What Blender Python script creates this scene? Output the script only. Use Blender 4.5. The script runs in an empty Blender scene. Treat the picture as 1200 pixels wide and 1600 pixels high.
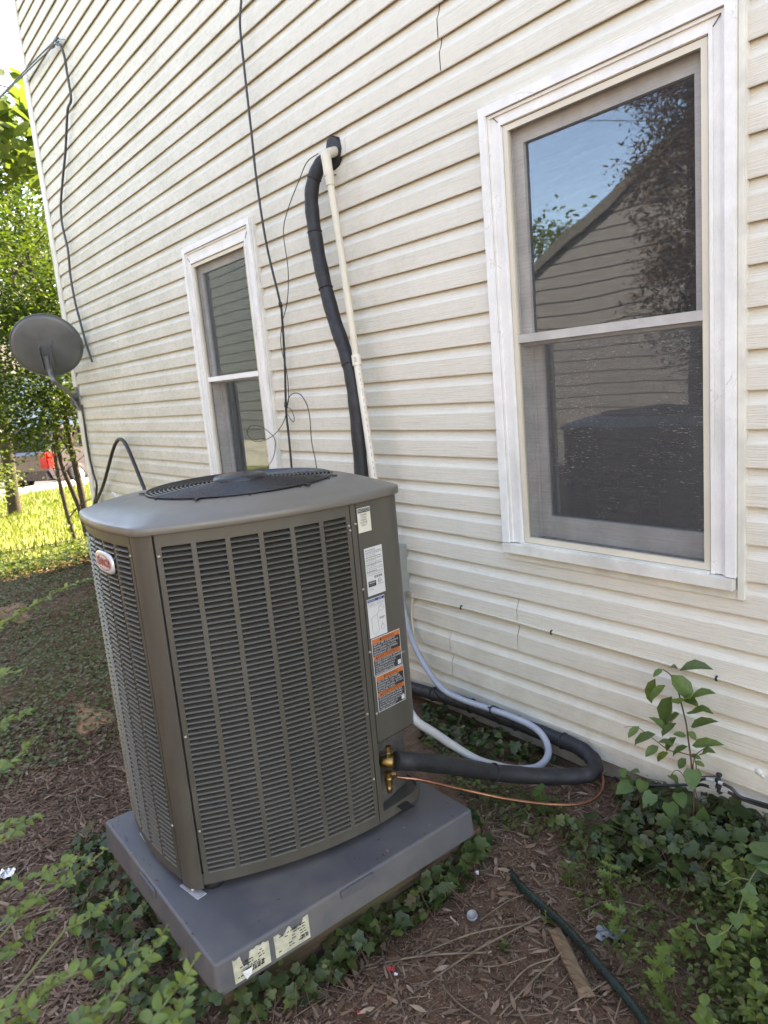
import bpy, math, random
import numpy as np
from mathutils import Vector, Matrix

# ------------------------------------------------------------------ camera, sky, sun, exposure
SC = bpy.context.scene
COL = SC.collection
random.seed(7)
RNG = np.random.default_rng(11)
CR = Vector((0.62235353, 0.77786860, -0.08715804))
CU = Vector((-0.08697884, 0.17938763, 0.97992589))
CF = Vector((-0.77788866, 0.60227943, -0.17930064))
CAM = Vector((0.0, -2.13527753, 0.00198515))       # eye level is z = 0, the ground lies about 1.57 m below
FPX = 1118.92
cam_data = bpy.data.cameras.new("camera")
cam = bpy.data.objects.new("camera", cam_data)
COL.objects.link(cam)
cam.matrix_world = Matrix(((CR.x, CU.x, -CF.x, CAM.x), (CR.y, CU.y, -CF.y, CAM.y), (CR.z, CU.z, -CF.z, CAM.z), (0, 0, 0, 1)))
cam_data.sensor_fit = 'VERTICAL'
cam_data.sensor_height = 36.0
cam_data.lens = 36.0 * FPX / 1600.0
cam_data.clip_start = 0.05
cam_data.clip_end = 1000.0
cam_data.dof.use_dof = True
cam_data.dof.focus_distance = 2.3
cam_data.dof.aperture_fstop = 6.0
SC.camera = cam

SUN_EL, SUN_AZ = math.radians(46), math.radians(-3)     # azimuth from +Y towards +X: behind the house
world = bpy.data.worlds.new("World")
SC.world = world
world.use_nodes = True
wn = world.node_tree.nodes
sky = wn.new('ShaderNodeTexSky')
sky.sky_type = 'NISHITA'
sky.sun_disc = False
sky.sun_elevation = SUN_EL
sky.sun_rotation = SUN_AZ
sky.dust_density = 0.3
sky.ozone_density = 2.0
world.node_tree.links.new(sky.outputs[0], wn['Background'].inputs[0])
wn['Background'].inputs[1].default_value = 0.13
sun_data = bpy.data.lights.new("sun", 'SUN')
sun_data.energy = 3.8
sun_data.angle = math.radians(0.5)
sun_data.color = (1.0, 0.93, 0.82)
sun = bpy.data.objects.new("sun", sun_data)
COL.objects.link(sun)
sdir = Vector((math.sin(SUN_AZ) * math.cos(SUN_EL), math.cos(SUN_AZ) * math.cos(SUN_EL), math.sin(SUN_EL)))
sun.rotation_euler = sdir.to_track_quat('Z', 'Y').to_euler()
sun.location = (10, 30, 30)
vs = SC.view_settings
SC.display_settings.display_device = 'sRGB'
vs.view_transform = 'Standard'
vs.look = 'None'
vs.exposure = 3.35
vs.gamma = 1.0
vs.use_curve_mapping = False
vs.use_white_balance = True
vs.white_balance_temperature = 9200
vs.white_balance_tint = 17
SC.render.engine = 'CYCLES'
SC.cycles.use_denoising = True
SC.cycles.max_bounces = 8
SC.cycles.diffuse_bounces = 4
SC.cycles.glossy_bounces = 4
SC.cycles.transmission_bounces = 6
SC.cycles.transparent_max_bounces = 10
SC.cycles.caustics_reflective = False
SC.cycles.caustics_refractive = False
SC.cycles.sample_clamp_indirect = 8.0

# ------------------------------------------------------------------ placing helpers: a sight line met with a real plane
def ray(px, py):
    return CF * FPX + CR * (px - 600) - CU * (py - 800)
def at(px, py, y=0.0):
    d = ray(px, py); return CAM + d * ((y - CAM.y) / d.y)
def atz(px, py, z):
    d = ray(px, py); return CAM + d * ((z - CAM.z) / d.z)
def atx(px, py, x):
    d = ray(px, py); return CAM + d * ((x - CAM.x) / d.x)
def along(px, py, t):
    return CAM + ray(px, py).normalized() * t
def ground(x, y):
    """height of the yard"""
    z = -1.57 + 0.016 * math.sin(2.3 * x + 1.1 * y) + 0.012 * math.sin(5.1 * y - 1.7 * x + 1.0) + 0.006 * math.sin(11 * x + 3) * math.sin(9 * y)
    if y > -0.55 and x > -1.6:
        z += 0.07 * min(1.0, (y + 0.55) / 0.5) * min(1.0, (x + 1.6) / 0.6)
    if x < -11:
        z += 0.0
    return z

# ------------------------------------------------------------------ mesh and object helpers
WLOC = {}
class MB:
    def __init__(s): s.v = []; s.f = []; s.sm = []
    def add(s, verts, faces, smooth=False):
        b = len(s.v)
        s.v += [tuple(p) for p in verts]
        s.f += [tuple(i + b for i in q) for q in faces]
        s.sm += [smooth] * len(faces)
    def box(s, a, b):
        x0, y0, z0 = [min(a[i], b[i]) for i in range(3)]; x1, y1, z1 = [max(a[i], b[i]) for i in range(3)]
        s.add([(x0, y0, z0), (x1, y0, z0), (x1, y1, z0), (x0, y1, z0), (x0, y0, z1), (x1, y0, z1), (x1, y1, z1), (x0, y1, z1)],
              [(0, 3, 2, 1), (4, 5, 6, 7), (0, 1, 5, 4), (1, 2, 6, 5), (2, 3, 7, 6), (3, 0, 4, 7)])
    def obox(s, c, ux, uy, uz, sx, sy, sz):
        c = Vector(c); P = []
        for k in (-1, 1):
            for i, j in ((-1, -1), (1, -1), (1, 1), (-1, 1)):
                P.append(c + ux * (i * sx / 2) + uy * (j * sy / 2) + uz * (k * sz / 2))
        s.add(P, [(0, 3, 2, 1), (4, 5, 6, 7), (0, 1, 5, 4), (1, 2, 6, 5), (2, 3, 7, 6), (3, 0, 4, 7)])
    def tube(s, pts, r, n=10, cap=True, smooth=True):
        pts = [Vector(p) for p in pts]
        rr = r if isinstance(r, (list, tuple)) else [r] * len(pts)
        t = (pts[1] - pts[0]).normalized()
        nrm = t.orthogonal().normalized()
        V = []; F = []
        for i, p in enumerate(pts):
            if i == 0: t2 = (pts[1] - pts[0]).normalized()
            elif i == len(pts) - 1: t2 = (pts[-1] - pts[-2]).normalized()
            else: t2 = ((pts[i + 1] - p).normalized() + (p - pts[i - 1]).normalized()).normalized()
            nrm = (nrm - t2 * nrm.dot(t2)).normalized()
            b = t2.cross(nrm)
            for k in range(n):
                a = 2 * math.pi * k / n
                V.append(p + (nrm * math.cos(a) + b * math.sin(a)) * rr[i])
        for i in range(len(pts) - 1):
            for k in range(n):
                k2 = (k + 1) % n
                F.append((i * n + k, i * n + k2, (i + 1) * n + k2, (i + 1) * n + k))
        s.add(V, F, smooth)
        if cap:
            m = len(V) - n
            s.add(V[:n], [tuple(reversed(range(n)))]); s.add(V[m:], [tuple(range(n))])
    def lathe(s, c, axis, prof, n=20, smooth=True):
        """prof: list of (radius, height along axis)"""
        c = Vector(c); axis = Vector(axis).normalized(); a = axis.orthogonal().normalized(); b = axis.cross(a)
        V = []; F = []
        for r, h in prof:
            for k in range(n):
                w = 2 * math.pi * k / n
                V.append(c + axis * h + (a * math.cos(w) + b * math.sin(w)) * max(r, 1e-5))
        for i in range(len(prof) - 1):
            for k in range(n):
                k2 = (k + 1) % n
                F.append((i * n + k, i * n + k2, (i + 1) * n + k2, (i + 1) * n + k))
        s.add(V, F, smooth)
    def prism(s, poly, z0, z1, smooth=False):
        n = len(poly)
        V = [(p[0], p[1], z0) for p in poly] + [(p[0], p[1], z1) for p in poly]
        F = [tuple(reversed(range(n))), tuple(range(n, 2 * n))]
        s.add(V, F)
        s.add(V, [(i, (i + 1) % n, n + (i + 1) % n, n + i) for i in range(n)], smooth)

def link_mesh(name, me, mat=None, parent=None, loc=None):
    o = bpy.data.objects.new(name, me); COL.objects.link(o)
    if mat is not None and not me.materials: me.materials.append(mat)
    loc = Vector(loc) if loc is not None else Vector((0, 0, 0))
    o.location = loc; WLOC[o.name] = loc
    if parent is not None:
        o.parent = parent; o.matrix_parent_inverse = Matrix.Translation(-WLOC[parent.name])
    return o
def build(name, mb, mat, parent=None, base=None, kind=None):
    V = np.array(mb.v, float)
    if base is None:
        base = Vector(((V[:, 0].min() + V[:, 0].max()) / 2, (V[:, 1].min() + V[:, 1].max()) / 2, V[:, 2].min()))
    base = Vector(base)
    V = V - np.array(base)
    me = bpy.data.meshes.new(name)
    me.from_pydata(V.tolist(), [], mb.f)
    if any(mb.sm): me.polygons.foreach_set('use_smooth', mb.sm)
    me.update()
    o = link_mesh(name, me, mat, parent, base)
    if kind: o['kind'] = kind
    return o
def tag(o, label=None, cat=None, group=None, kind=None):
    if label: o['label'] = label
    if cat: o['category'] = cat
    if group: o['group'] = group
    if kind: o['kind'] = kind
    return o
def empty(name, loc, label, cat, group=None):
    o = bpy.data.objects.new(name, None); COL.objects.link(o)
    o.location = loc; o.empty_display_size = 0.1; WLOC[o.name] = Vector(loc)
    return tag(o, label, cat, group)
def instance(name, me, parent, M):
    """a part that shares mesh data, placed by a world matrix"""
    o = bpy.data.objects.new(name, me); COL.objects.link(o)
    o.parent = parent; o.matrix_parent_inverse = Matrix.Translation(-WLOC[parent.name])
    o.matrix_basis = M
    return o
def smooth(pts, n=6):
    pts = [Vector(p) for p in pts]
    P = [pts[0] * 2 - pts[1]] + pts + [pts[-1] * 2 - pts[-2]]
    out = []
    for i in range(1, len(P) - 2):
        a, b, c, d = P[i - 1], P[i], P[i + 1], P[i + 2]
        for k in range(n):
            t = k / n
            out.append(0.5 * ((2 * b) + (c - a) * t + (2 * a - 5 * b + 4 * c - d) * t * t + (3 * b - a - 3 * c + d) * t ** 3))
    out.append(pts[-1])
    return out
def wallpath(spec, n=6):
    return smooth([at(*q) for q in spec], n)
def frame(o, u, v, w):
    return Matrix(((u.x, v.x, w.x, o.x), (u.y, v.y, w.y, o.y), (u.z, v.z, w.z, o.z), (0, 0, 0, 1)))

# ------------------------------------------------------------------ materials
def newmat(name):
    m = bpy.data.materials.new(name); m.use_nodes = True
    nt = m.node_tree; bs = nt.nodes['Principled BSDF']
    return m, nt, bs
def N(nt, typ, **kw):
    n = nt.nodes.new(typ)
    for k, v in kw.items(): setattr(n, k, v)
    return n
def noise(nt, scale=5.0, stretch=(1, 1, 1), detail=4.0, rough=0.55, loc=(0, 0, 0), coord='pos'):
    if coord == 'pos': src = N(nt, 'ShaderNodeNewGeometry').outputs['Position']
    else: src = N(nt, 'ShaderNodeTexCoord').outputs[coord]
    mp = N(nt, 'ShaderNodeMapping'); mp.inputs['Scale'].default_value = stretch; mp.inputs['Location'].default_value = loc
    nt.links.new(src, mp.inputs['Vector'])
    t = N(nt, 'ShaderNodeTexNoise'); t.inputs['Scale'].default_value = scale; t.inputs['Detail'].default_value = detail; t.inputs['Roughness'].default_value = rough
    nt.links.new(mp.outputs[0], t.inputs['Vector'])
    return t.outputs['Fac']
def ramp(nt, fac, stops):
    r = N(nt, 'ShaderNodeValToRGB')
    el = r.color_ramp.elements
    while len(el) > 1: el.remove(el[-1])
    el[0].position = stops[0][0]; el[0].color = tuple(stops[0][1]) + (1,)
    for p, c in stops[1:]:
        e = el.new(p); e.color = tuple(c) + (1,)
    nt.links.new(fac, r.inputs[0])
    return r.outputs[0]
def rampf(nt, fac, a, b, va=0.0, vb=1.0):
    m = N(nt, 'ShaderNodeMapRange'); m.inputs[1].default_value = a; m.inputs[2].default_value = b; m.inputs[3].default_value = va; m.inputs[4].default_value = vb
    nt.links.new(fac, m.inputs[0]); return m.outputs[0]
def mix(nt, fac, a, b, mode='MIX'):
    m = N(nt, 'ShaderNodeMix', data_type='RGBA', blend_type=mode)
    for sock, v in ((m.inputs[0], fac), (m.inputs[6], a), (m.inputs[7], b)):
        if isinstance(v, (int, float)): sock.default_value = v
        elif isinstance(v, (tuple, list)): sock.default_value = tuple(v) + (1,) if len(v) == 3 else v
        else: nt.links.new(v, sock)
    return m.outputs[2]
def math_(nt, op, a, b=0.0):
    m = N(nt, 'ShaderNodeMath', operation=op)
    for s, v in ((m.inputs[0], a), (m.inputs[1], b)):
        if isinstance(v, (int, float)): s.default_value = v
        else: nt.links.new(v, s)
    return m.outputs[0]
def bump(nt, bs, height, strength=0.3, dist=0.002):
    b = N(nt, 'ShaderNodeBump'); b.inputs['Strength'].default_value = strength; b.inputs['Distance'].default_value = dist
    nt.links.new(height, b.inputs['Height']); nt.links.new(b.outputs[0], bs.inputs['Normal'])
def pbr(name, base, rough=0.5, metal=0.0, var=0.12, scale=6.0, stretch=(1, 1, 1), bmp=0.0, bscale=80.0, bdist=0.001, spec=None, coat=0.0, rvar=0.1):
    m, nt, bs = newmat(name)
    f = noise(nt, scale, stretch)
    lo = tuple(c * (1 - var) for c in base); hi = tuple(min(1, c * (1 + var)) for c in base)
    nt.links.new(ramp(nt, f, [(0.3, lo), (0.7, hi)]), bs.inputs['Base Color'])
    nt.links.new(rampf(nt, noise(nt, scale * 3, stretch, loc=(3, 1, 2)), 0.3, 0.7, max(0.02, rough - rvar), min(1, rough + rvar)), bs.inputs['Roughness'])
    bs.inputs['Metallic'].default_value = metal
    if spec is not None: bs.inputs['Specular IOR Level'].default_value = spec
    if coat: bs.inputs['Coat Weight'].default_value = coat; bs.inputs['Coat Roughness'].default_value = 0.15
    if bmp: bump(nt, bs, noise(nt, bscale, stretch, 3), bmp, bdist)
    return m
def flat(name, base, rough=0.6):
    m, nt, bs = newmat(name)
    bs.inputs['Base Color'].default_value = tuple(base) + (1,); bs.inputs['Roughness'].default_value = rough
    return m
def leafmat(name, cols, trans=0.35, rough=0.45, spec=0.35):
    """leaf colours vary from leaf to leaf"""
    m, nt, bs = newmat(name)
    g = N(nt, 'ShaderNodeNewGeometry'); oi = N(nt, 'ShaderNodeObjectInfo')
    r = math_(nt, 'FRACT', math_(nt, 'ADD', g.outputs['Random Per Island'], oi.outputs['Random']))
    c = ramp(nt, r, [(i / max(1, len(cols) - 1), k) for i, k in enumerate(cols)])
    c = mix(nt, rampf(nt, noise(nt, 60.0), 0.35, 0.65, 0.0, 0.35), c, tuple(k * 0.55 for k in cols[0]))
    nt.links.new(c, bs.inputs['Base Color'])
    bs.inputs['Roughness'].default_value = rough; bs.inputs['Specular IOR Level'].default_value = spec
    tr = N(nt, 'ShaderNodeBsdfTranslucent')
    c2 = mix(nt, 1.0, c, (1.15, 1.25, 0.55), 'MULTIPLY')
    nt.links.new(c2, tr.inputs['Color'])
    ms = N(nt, 'ShaderNodeMixShader'); ms.inputs[0].default_value = trans
    nt.links.new(bs.outputs[0], ms.inputs[1]); nt.links.new(tr.outputs[0], ms.inputs[2])
    nt.links.new(ms.outputs[0], nt.nodes['Material Output'].inputs['Surface'])
    return m

def siding_material():
    m, nt, bs = newmat('vinyl_siding')
    g = N(nt, 'ShaderNodeNewGeometry'); sx = N(nt, 'ShaderNodeSeparateXYZ'); nt.links.new(g.outputs['Position'], sx.inputs[0])
    base = ramp(nt, noise(nt, 1.2, (1, 1, 1.6)), [(0.3, (0.645, 0.602, 0.512)), (0.7, (0.69, 0.648, 0.556))])
    # mildew: grey green film, heavier towards the far end of the wall
    far = rampf(nt, sx.outputs['X'], -2.2, -6.0, 0.0, 1.0)
    film = rampf(nt, noise(nt, 2.2, (1, 1, 2.2), 8, 0.7), 0.36, 0.7, 0.0, 1.0)
    speck = rampf(nt, noise(nt, 34, (1, 1, 1.4), 6, 0.75), 0.47, 0.66, 0.0, 1.0)
    d = math_(nt, 'MULTIPLY', math_(nt, 'ADD', math_(nt, 'MULTIPLY', film, 0.55), math_(nt, 'MULTIPLY', speck, 0.6)), math_(nt, 'ADD', math_(nt, 'MULTIPLY', far, 0.62), 0.17))
    c = mix(nt, d, base, (0.34, 0.34, 0.24))
    # scattered dirt streaks running along the grain
    st = rampf(nt, noise(nt, 5.0, (0.7, 1, 16), 7, 0.7), 0.52, 0.75, 0.0, 0.38)
    c = mix(nt, st, c, (0.42, 0.385, 0.31))
    # splash dirt near the ground
    low = rampf(nt, sx.outputs['Z'], -1.5, -0.95, 1.0, 0.0)
    sp = math_(nt, 'MULTIPLY', low, rampf(nt, noise(nt, 9, (1, 1, 1), 8, 0.7), 0.4, 0.72, 0.1, 0.7))
    c = mix(nt, sp, c, (0.43, 0.36, 0.27))
    nt.links.new(c, bs.inputs['Base Color'])
    bs.inputs['Roughness'].default_value = 0.55
    bs.inputs['Specular IOR Level'].default_value = 0.3
    h = math_(nt, 'ADD', noise(nt, 5.0, (1.1, 1, 46), 6, 0.6), math_(nt, 'MULTIPLY', noise(nt, 14.0, (1.0, 1, 30), 3), 0.5))
    h = math_(nt, 'ADD', h, math_(nt, 'MULTIPLY', noise(nt, 2.0, (1.0, 1, 0.6), 2), 1.2))
    bump(nt, bs, h, 0.9, 0.0030)
    return m
def paint_material(name, base=(0.77, 0.755, 0.715), crack=0.5):
    m, nt, bs = newmat(name)
    w = N(nt, 'ShaderNodeTexVoronoi', feature='DISTANCE_TO_EDGE'); w.inputs['Scale'].default_value = 16
    g = N(nt, 'ShaderNodeNewGeometry'); ad = N(nt, 'ShaderNodeVectorMath', operation='ADD')
    nz = N(nt, 'ShaderNodeTexNoise'); nz.inputs['Scale'].default_value = 14; nz.inputs['Detail'].default_value = 5
    nt.links.new(g.outputs['Position'], nz.inputs['Vector'])
    sc = N(nt, 'ShaderNodeVectorMath', operation='SCALE'); sc.inputs['Scale'].default_value = 0.12
    nt.links.new(nz.outputs['Color'], sc.inputs[0]); nt.links.new(g.outputs['Position'], ad.inputs[0]); nt.links.new(sc.outputs[0], ad.inputs[1])
    nt.links.new(ad.outputs[0], w.inputs['Vector'])
    line = rampf(nt, w.outputs['Distance'], 0.0, 0.025, 1.0, 0.0)
    patch = rampf(nt, noise(nt, 4.5, (1, 1, 1), 6, 0.7), 0.55, 0.64, 0.0, 1.0)
    k = math_(nt, 'MULTIPLY', math_(nt, 'MULTIPLY', line, patch), crack)
    tone = ramp(nt, noise(nt, 9, (1, 1, 1), 7, 0.7), [(0.3, tuple(c * 0.86 for c in base)), (0.65, base)])
    grime = rampf(nt, noise(nt, 7, (1, 1, 0.5), 8, 0.72, (4, 2, 7)), 0.5, 0.75, 0.0, 0.5)
    tone = mix(nt, grime, tone, (0.46, 0.44, 0.38))
    nt.links.new(mix(nt, k, tone, (0.25, 0.23, 0.2)), bs.inputs['Base Color'])
    bs.inputs['Roughness'].default_value = 0.5
    h = math_(nt, 'SUBTRACT', math_(nt, 'MULTIPLY', noise(nt, 30, (1, 1, 1), 6, 0.65), 0.8), k)
    bump(nt, bs, h, 0.6, 0.0025)
    return m
def glass_material():
    m = bpy.data.materials.new('window_glass'); m.use_nodes = True; nt = m.node_tree
    nt.nodes.remove(nt.nodes['Principled BSDF'])
    fr = N(nt, 'ShaderNodeFresnel'); fr.inputs['IOR'].default_value = 2.25
    tr = N(nt, 'ShaderNodeBsdfTransparent'); tr.inputs[0].default_value = (0.82, 0.86, 0.85, 1)
    gl = N(nt, 'ShaderNodeBsdfGlossy'); gl.inputs['Roughness'].default_value = 0.015; gl.inputs['Color'].default_value = (0.66, 0.84, 1.0, 1)
    b = N(nt, 'ShaderNodeBump'); b.inputs['Strength'].default_value = 0.10; b.inputs['Distance'].default_value = 0.01
    nt.links.new(noise(nt, 3.0, (1, 1, 1), 1), b.inputs['Height']); nt.links.new(b.outputs[0], gl.inputs['Normal'])
    ms = N(nt, 'ShaderNodeMixShader')
    nt.links.new(fr.outputs[0], ms.inputs[0]); nt.links.new(tr.outputs[0], ms.inputs[1]); nt.links.new(gl.outputs[0], ms.inputs[2])
    nt.links.new(ms.outputs[0], nt.nodes['Material Output'].inputs['Surface'])
    return m
def screen_material(name, dens, dust):
    """woven insect screen: fine threads over open gaps, dust caught in horizontal dashes"""
    m = bpy.data.materials.new(name); m.use_nodes = True; nt = m.node_tree
    bs = nt.nodes['Principled BSDF']
    dash = rampf(nt, noise(nt, 16.0, (2.4, 1, 30), 3, 0.6), 0.62, 0.68, 0.0, 1.0)
    area = rampf(nt, noise(nt, 2.4, (1, 1, 1), 3), 0.36, 0.62, 0.15, 1.0)
    dd = math_(nt, 'MULTIPLY', math_(nt, 'MULTIPLY', dash, area), dust)
    nt.links.new(mix(nt, dd, (0.15, 0.145, 0.14), (0.58, 0.56, 0.52)), bs.inputs['Base Color'])
    bs.inputs['Roughness'].default_value = 0.6
    weave = rampf(nt, noise(nt, 6.0, (1.0, 1, 60), 4, 0.6), 0.3, 0.7, dens - 0.09, dens + 0.09)
    a = math_(nt, 'MINIMUM', math_(nt, 'ADD', weave, math_(nt, 'MULTIPLY', dd, 0.45)), 0.95)
    tr = N(nt, 'ShaderNodeBsdfTransparent'); ms = N(nt, 'ShaderNodeMixShader')
    nt.links.new(a, ms.inputs[0]); nt.links.new(tr.outputs[0], ms.inputs[1]); nt.links.new(bs.outputs[0], ms.inputs[2])
    nt.links.new(ms.outputs[0], nt.nodes['Material Output'].inputs['Surface'])
    return m
def dirt_material():
    m, nt, bs = newmat('red_clay_mulch')
    a = noise(nt, 1.3, (1, 1, 1), 6, 0.6); b = noise(nt, 22, (1, 1, 1), 8, 0.7); c = noise(nt, 90, (1, 1, 1), 4, 0.7)
    col = ramp(nt, b, [(0.25, (0.050, 0.029, 0.017)), (0.5, (0.135, 0.078, 0.049)), (0.75, (0.225, 0.138, 0.088))])
    red = rampf(nt, a, 0.45, 0.7, 0.0, 0.7)
    col = mix(nt, red, col, (0.16, 0.082, 0.050))
    spk = rampf(nt, c, 0.66, 0.74, 0.0, 0.5)
    col = mix(nt, spk, col, (0.26, 0.19, 0.14))
    nt.links.new(col, bs.inputs['Base Color']); bs.inputs['Roughness'].default_value = 0.95
    bs.inputs['Specular IOR Level'].default_value = 0.15
    h = math_(nt, 'ADD', math_(nt, 'MULTIPLY', noise(nt, 14, (1, 1, 1), 8, 0.7), 1.0), math_(nt, 'MULTIPLY', c, 0.35))
    bump(nt, bs, h, 1.0, 0.012)
    return m
def wood_material(name, dark, light, stretch=(1, 1, 14), scale=9, rot=0.0):
    m, nt, bs = newmat(name)
    w = noise(nt, scale, stretch, 8, 0.65)
    w.node.inputs['Vector'].links[0].from_node.inputs['Rotation'].default_value = (0, 0, rot); v = noise(nt, 3, (1, 1, 1), 5)
    c = ramp(nt, w, [(0.3, dark), (0.7, light)])
    c = mix(nt, rampf(nt, v, 0.5, 0.72, 0.0, 0.55), c, (0.055, 0.06, 0.02))
    nt.links.new(c, bs.inputs['Base Color']); bs.inputs['Roughness'].default_value = 0.85
    bump(nt, bs, w, 0.8, 0.004)
    return m
M = {}
M['siding'] = siding_material()
M['trim'] = paint_material('painted_trim')
M['vinyl_trim'] = pbr('vinyl_trim', (0.62, 0.60, 0.53), 0.5, var=0.16, scale=9, bmp=0.2, bscale=30)
M['almond'] = pbr('almond_aluminium', (0.60, 0.54, 0.43), 0.45, var=0.08)
M['sash'] = pbr('sash_paint', (0.42, 0.40, 0.37), 0.55, var=0.2, scale=8, bmp=0.3, bscale=40)
M['sashwhite'] = pbr('white_sash_bar', (0.75, 0.75, 0.73), 0.5, var=0.06)
M['silldirt'] = pbr('dirty_sill', (0.16, 0.15, 0.13), 0.9, var=0.6, scale=45, bmp=0.8, bscale=60, bdist=0.004)
M['glass'] = glass_material()
M['screen'] = screen_material('insect_screen', 0.34, 0.7)
M['screen_top'] = screen_material('insect_screen_upper', 0.17, 0.5)
M['screen_far'] = screen_material('insect_screen_clean', 0.22, 0.25)
M['sheath'] = flat('sheathing', (0.12, 0.11, 0.10), 0.9)
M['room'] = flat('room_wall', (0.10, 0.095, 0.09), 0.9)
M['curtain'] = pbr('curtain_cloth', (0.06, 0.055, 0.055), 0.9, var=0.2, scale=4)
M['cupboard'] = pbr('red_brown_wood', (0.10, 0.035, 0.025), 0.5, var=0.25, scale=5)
M['foundation'] = pbr('painted_block', (0.40, 0.36, 0.29), 0.85, var=0.2, scale=10, bmp=0.5, bscale=60, bdist=0.003)
M['shingle'] = pbr('roof_shingle', (0.085, 0.075, 0.065), 0.9, var=0.35, scale=30)
def cabinet_material():
    m, nt, bs = newmat('taupe_cabinet_paint')
    base = ramp(nt, noise(nt, 2.5, (1, 1, 0.6), 4), [(0.3, (0.060, 0.054, 0.043)), (0.7, (0.070, 0.063, 0.050))])
    dust = rampf(nt, noise(nt, 8.0, (1, 1, 0.25), 8, 0.7), 0.48, 0.78, 0.0, 0.35)
    c = mix(nt, dust, base, (0.14, 0.125, 0.10))
    fleck = rampf(nt, noise(nt, 150, (1, 1, 1), 2), 0.70, 0.75, 0.0, 0.45)
    c = mix(nt, math_(nt, 'MULTIPLY', fleck, rampf(nt, noise(nt, 5, (1, 1, 1), 3, loc=(7, 1, 3)), 0.45, 0.65, 0.0, 1.0)), c, (0.20, 0.18, 0.14))
    nt.links.new(c, bs.inputs['Base Color']); nt.links.new(rampf(nt, dust, 0.0, 0.35, 0.40, 0.62), bs.inputs['Roughness'])
    bump(nt, bs, noise(nt, 400, (1, 1, 1), 2), 0.06, 0.0004)
    return m
M['ac'] = cabinet_material()
M['actop'] = pbr('taupe_cover_paint', (0.125, 0.113, 0.094), 0.36, var=0.05, scale=4, spec=0.6, rvar=0.05)
M['coil'] = pbr('coil_fins', (0.11, 0.10, 0.09), 0.7, metal=0.0, var=0.3, scale=60)
M['black'] = pbr('black_wire_coat', (0.014, 0.014, 0.016), 0.35, var=0.2, scale=20, rvar=0.12)
M['rubber'] = pbr('black_rubber', (0.012, 0.012, 0.013), 0.75, var=0.3, scale=30)
M['foam'] = pbr('pipe_foam', (0.013, 0.013, 0.015), 0.62, var=0.35, scale=18, bmp=0.6, bscale=45, bdist=0.004)
M['cable'] = pbr('cable_jacket', (0.018, 0.018, 0.02), 0.45, var=0.3, scale=20)
M['cablegrey'] = pbr('weathered_cable', (0.045, 0.045, 0.05), 0.5, var=0.3, scale=20)
M['pvc'] = pbr('old_pvc', (0.58, 0.53, 0.42), 0.42, var=0.10, scale=12)
M['pvcnew'] = pbr('pvc_pipe', (0.66, 0.61, 0.52), 0.38, var=0.07, scale=12)
M['conduit'] = pbr('grey_conduit', (0.30, 0.32, 0.36), 0.35, var=0.1, scale=10)
M['conduitrib'] = pbr('ribbed_conduit', (0.36, 0.37, 0.38), 0.45, var=0.1, scale=10)
M['stampink'] = flat('stamp_ink', (0.34, 0.20, 0.15), 0.6)
M['copper'] = pbr('copper', (0.33, 0.155, 0.10), 0.38, metal=1.0, var=0.3, scale=25, rvar=0.15)
M['brass'] = pbr('brass', (0.27, 0.18, 0.065), 0.42, metal=1.0, var=0.25, scale=40)
M['galv'] = pbr('galvanised', (0.50, 0.51, 0.52), 0.45, metal=0.35, var=0.2, scale=40)
M['screw'] = pbr('screw_head', (0.32, 0.30, 0.27), 0.4, metal=0.5, var=0.1)
def pad_material():
    m, nt, bs = newmat('pad_plastic')
    base = ramp(nt, noise(nt, 6, (1, 1, 1), 5), [(0.3, (0.080, 0.078, 0.084)), (0.7, (0.094, 0.091, 0.098))])
    dust = rampf(nt, noise(nt, 3.2, (1, 1, 1), 8, 0.72, (2, 5, 1)), 0.44, 0.70, 0.0, 0.7)
    c = mix(nt, dust, base, (0.165, 0.145, 0.12))
    grit = rampf(nt, noise(nt, 210, (1, 1, 1), 2, 0.5), 0.72, 0.76, 0.0, 0.8)
    c = mix(nt, math_(nt, 'MULTIPLY', grit, rampf(nt, noise(nt, 4, (1, 1, 1), 3), 0.4, 0.65, 0.0, 1.0)), c, (0.045, 0.032, 0.022))
    nt.links.new(c, bs.inputs['Base Color']); nt.links.new(rampf(nt, dust, 0.0, 0.5, 0.5, 0.75), bs.inputs['Roughness'])
    bump(nt, bs, noise(nt, 260, (1, 1, 1), 3), 0.35, 0.0012)
    return m
M['pad'] = pad_material()
M['padtab'] = pbr('pad_tab', (0.10, 0.098, 0.105), 0.5, var=0.08)
M['timber'] = wood_material('wet_timber', (0.035, 0.02, 0.011), (0.13, 0.075, 0.04), (1, 0.25, 16), 8)
M['timber2'] = wood_material('pale_timber', (0.10, 0.065, 0.038), (0.26, 0.18, 0.11), (0.25, 1, 16), 8)
M['stick'] = wood_material('broken_stick', (0.06, 0.033, 0.018), (0.27, 0.175, 0.095), (1.2, 14, 6), 9, 0.52)
M['paper'] = pbr('label_paper', (0.52, 0.52, 0.50), 0.5, var=0.03)
M['papercream'] = pbr('cream_label', (0.60, 0.57, 0.47), 0.5, var=0.05)
M['paperold'] = pbr('torn_label', (0.50, 0.46, 0.34), 0.8, var=0.22, scale=40)
M['ink'] = flat('black_ink', (0.02, 0.02, 0.02), 0.5)
M['greyink'] = flat('grey_ink', (0.22, 0.22, 0.22), 0.5)
M['whiteink'] = flat('white_ink', (0.50, 0.50, 0.49), 0.5)
M['blueink'] = flat('blue_ink', (0.02, 0.035, 0.16), 0.5)
M['orange'] = flat('orange_ink', (0.47, 0.12, 0.03), 0.5)
M['labelblack'] = flat('label_black', (0.018, 0.018, 0.022), 0.45)
M['badge'] = pbr('badge_silver', (0.66, 0.67, 0.68), 0.25, metal=0.35, var=0.05)
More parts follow.
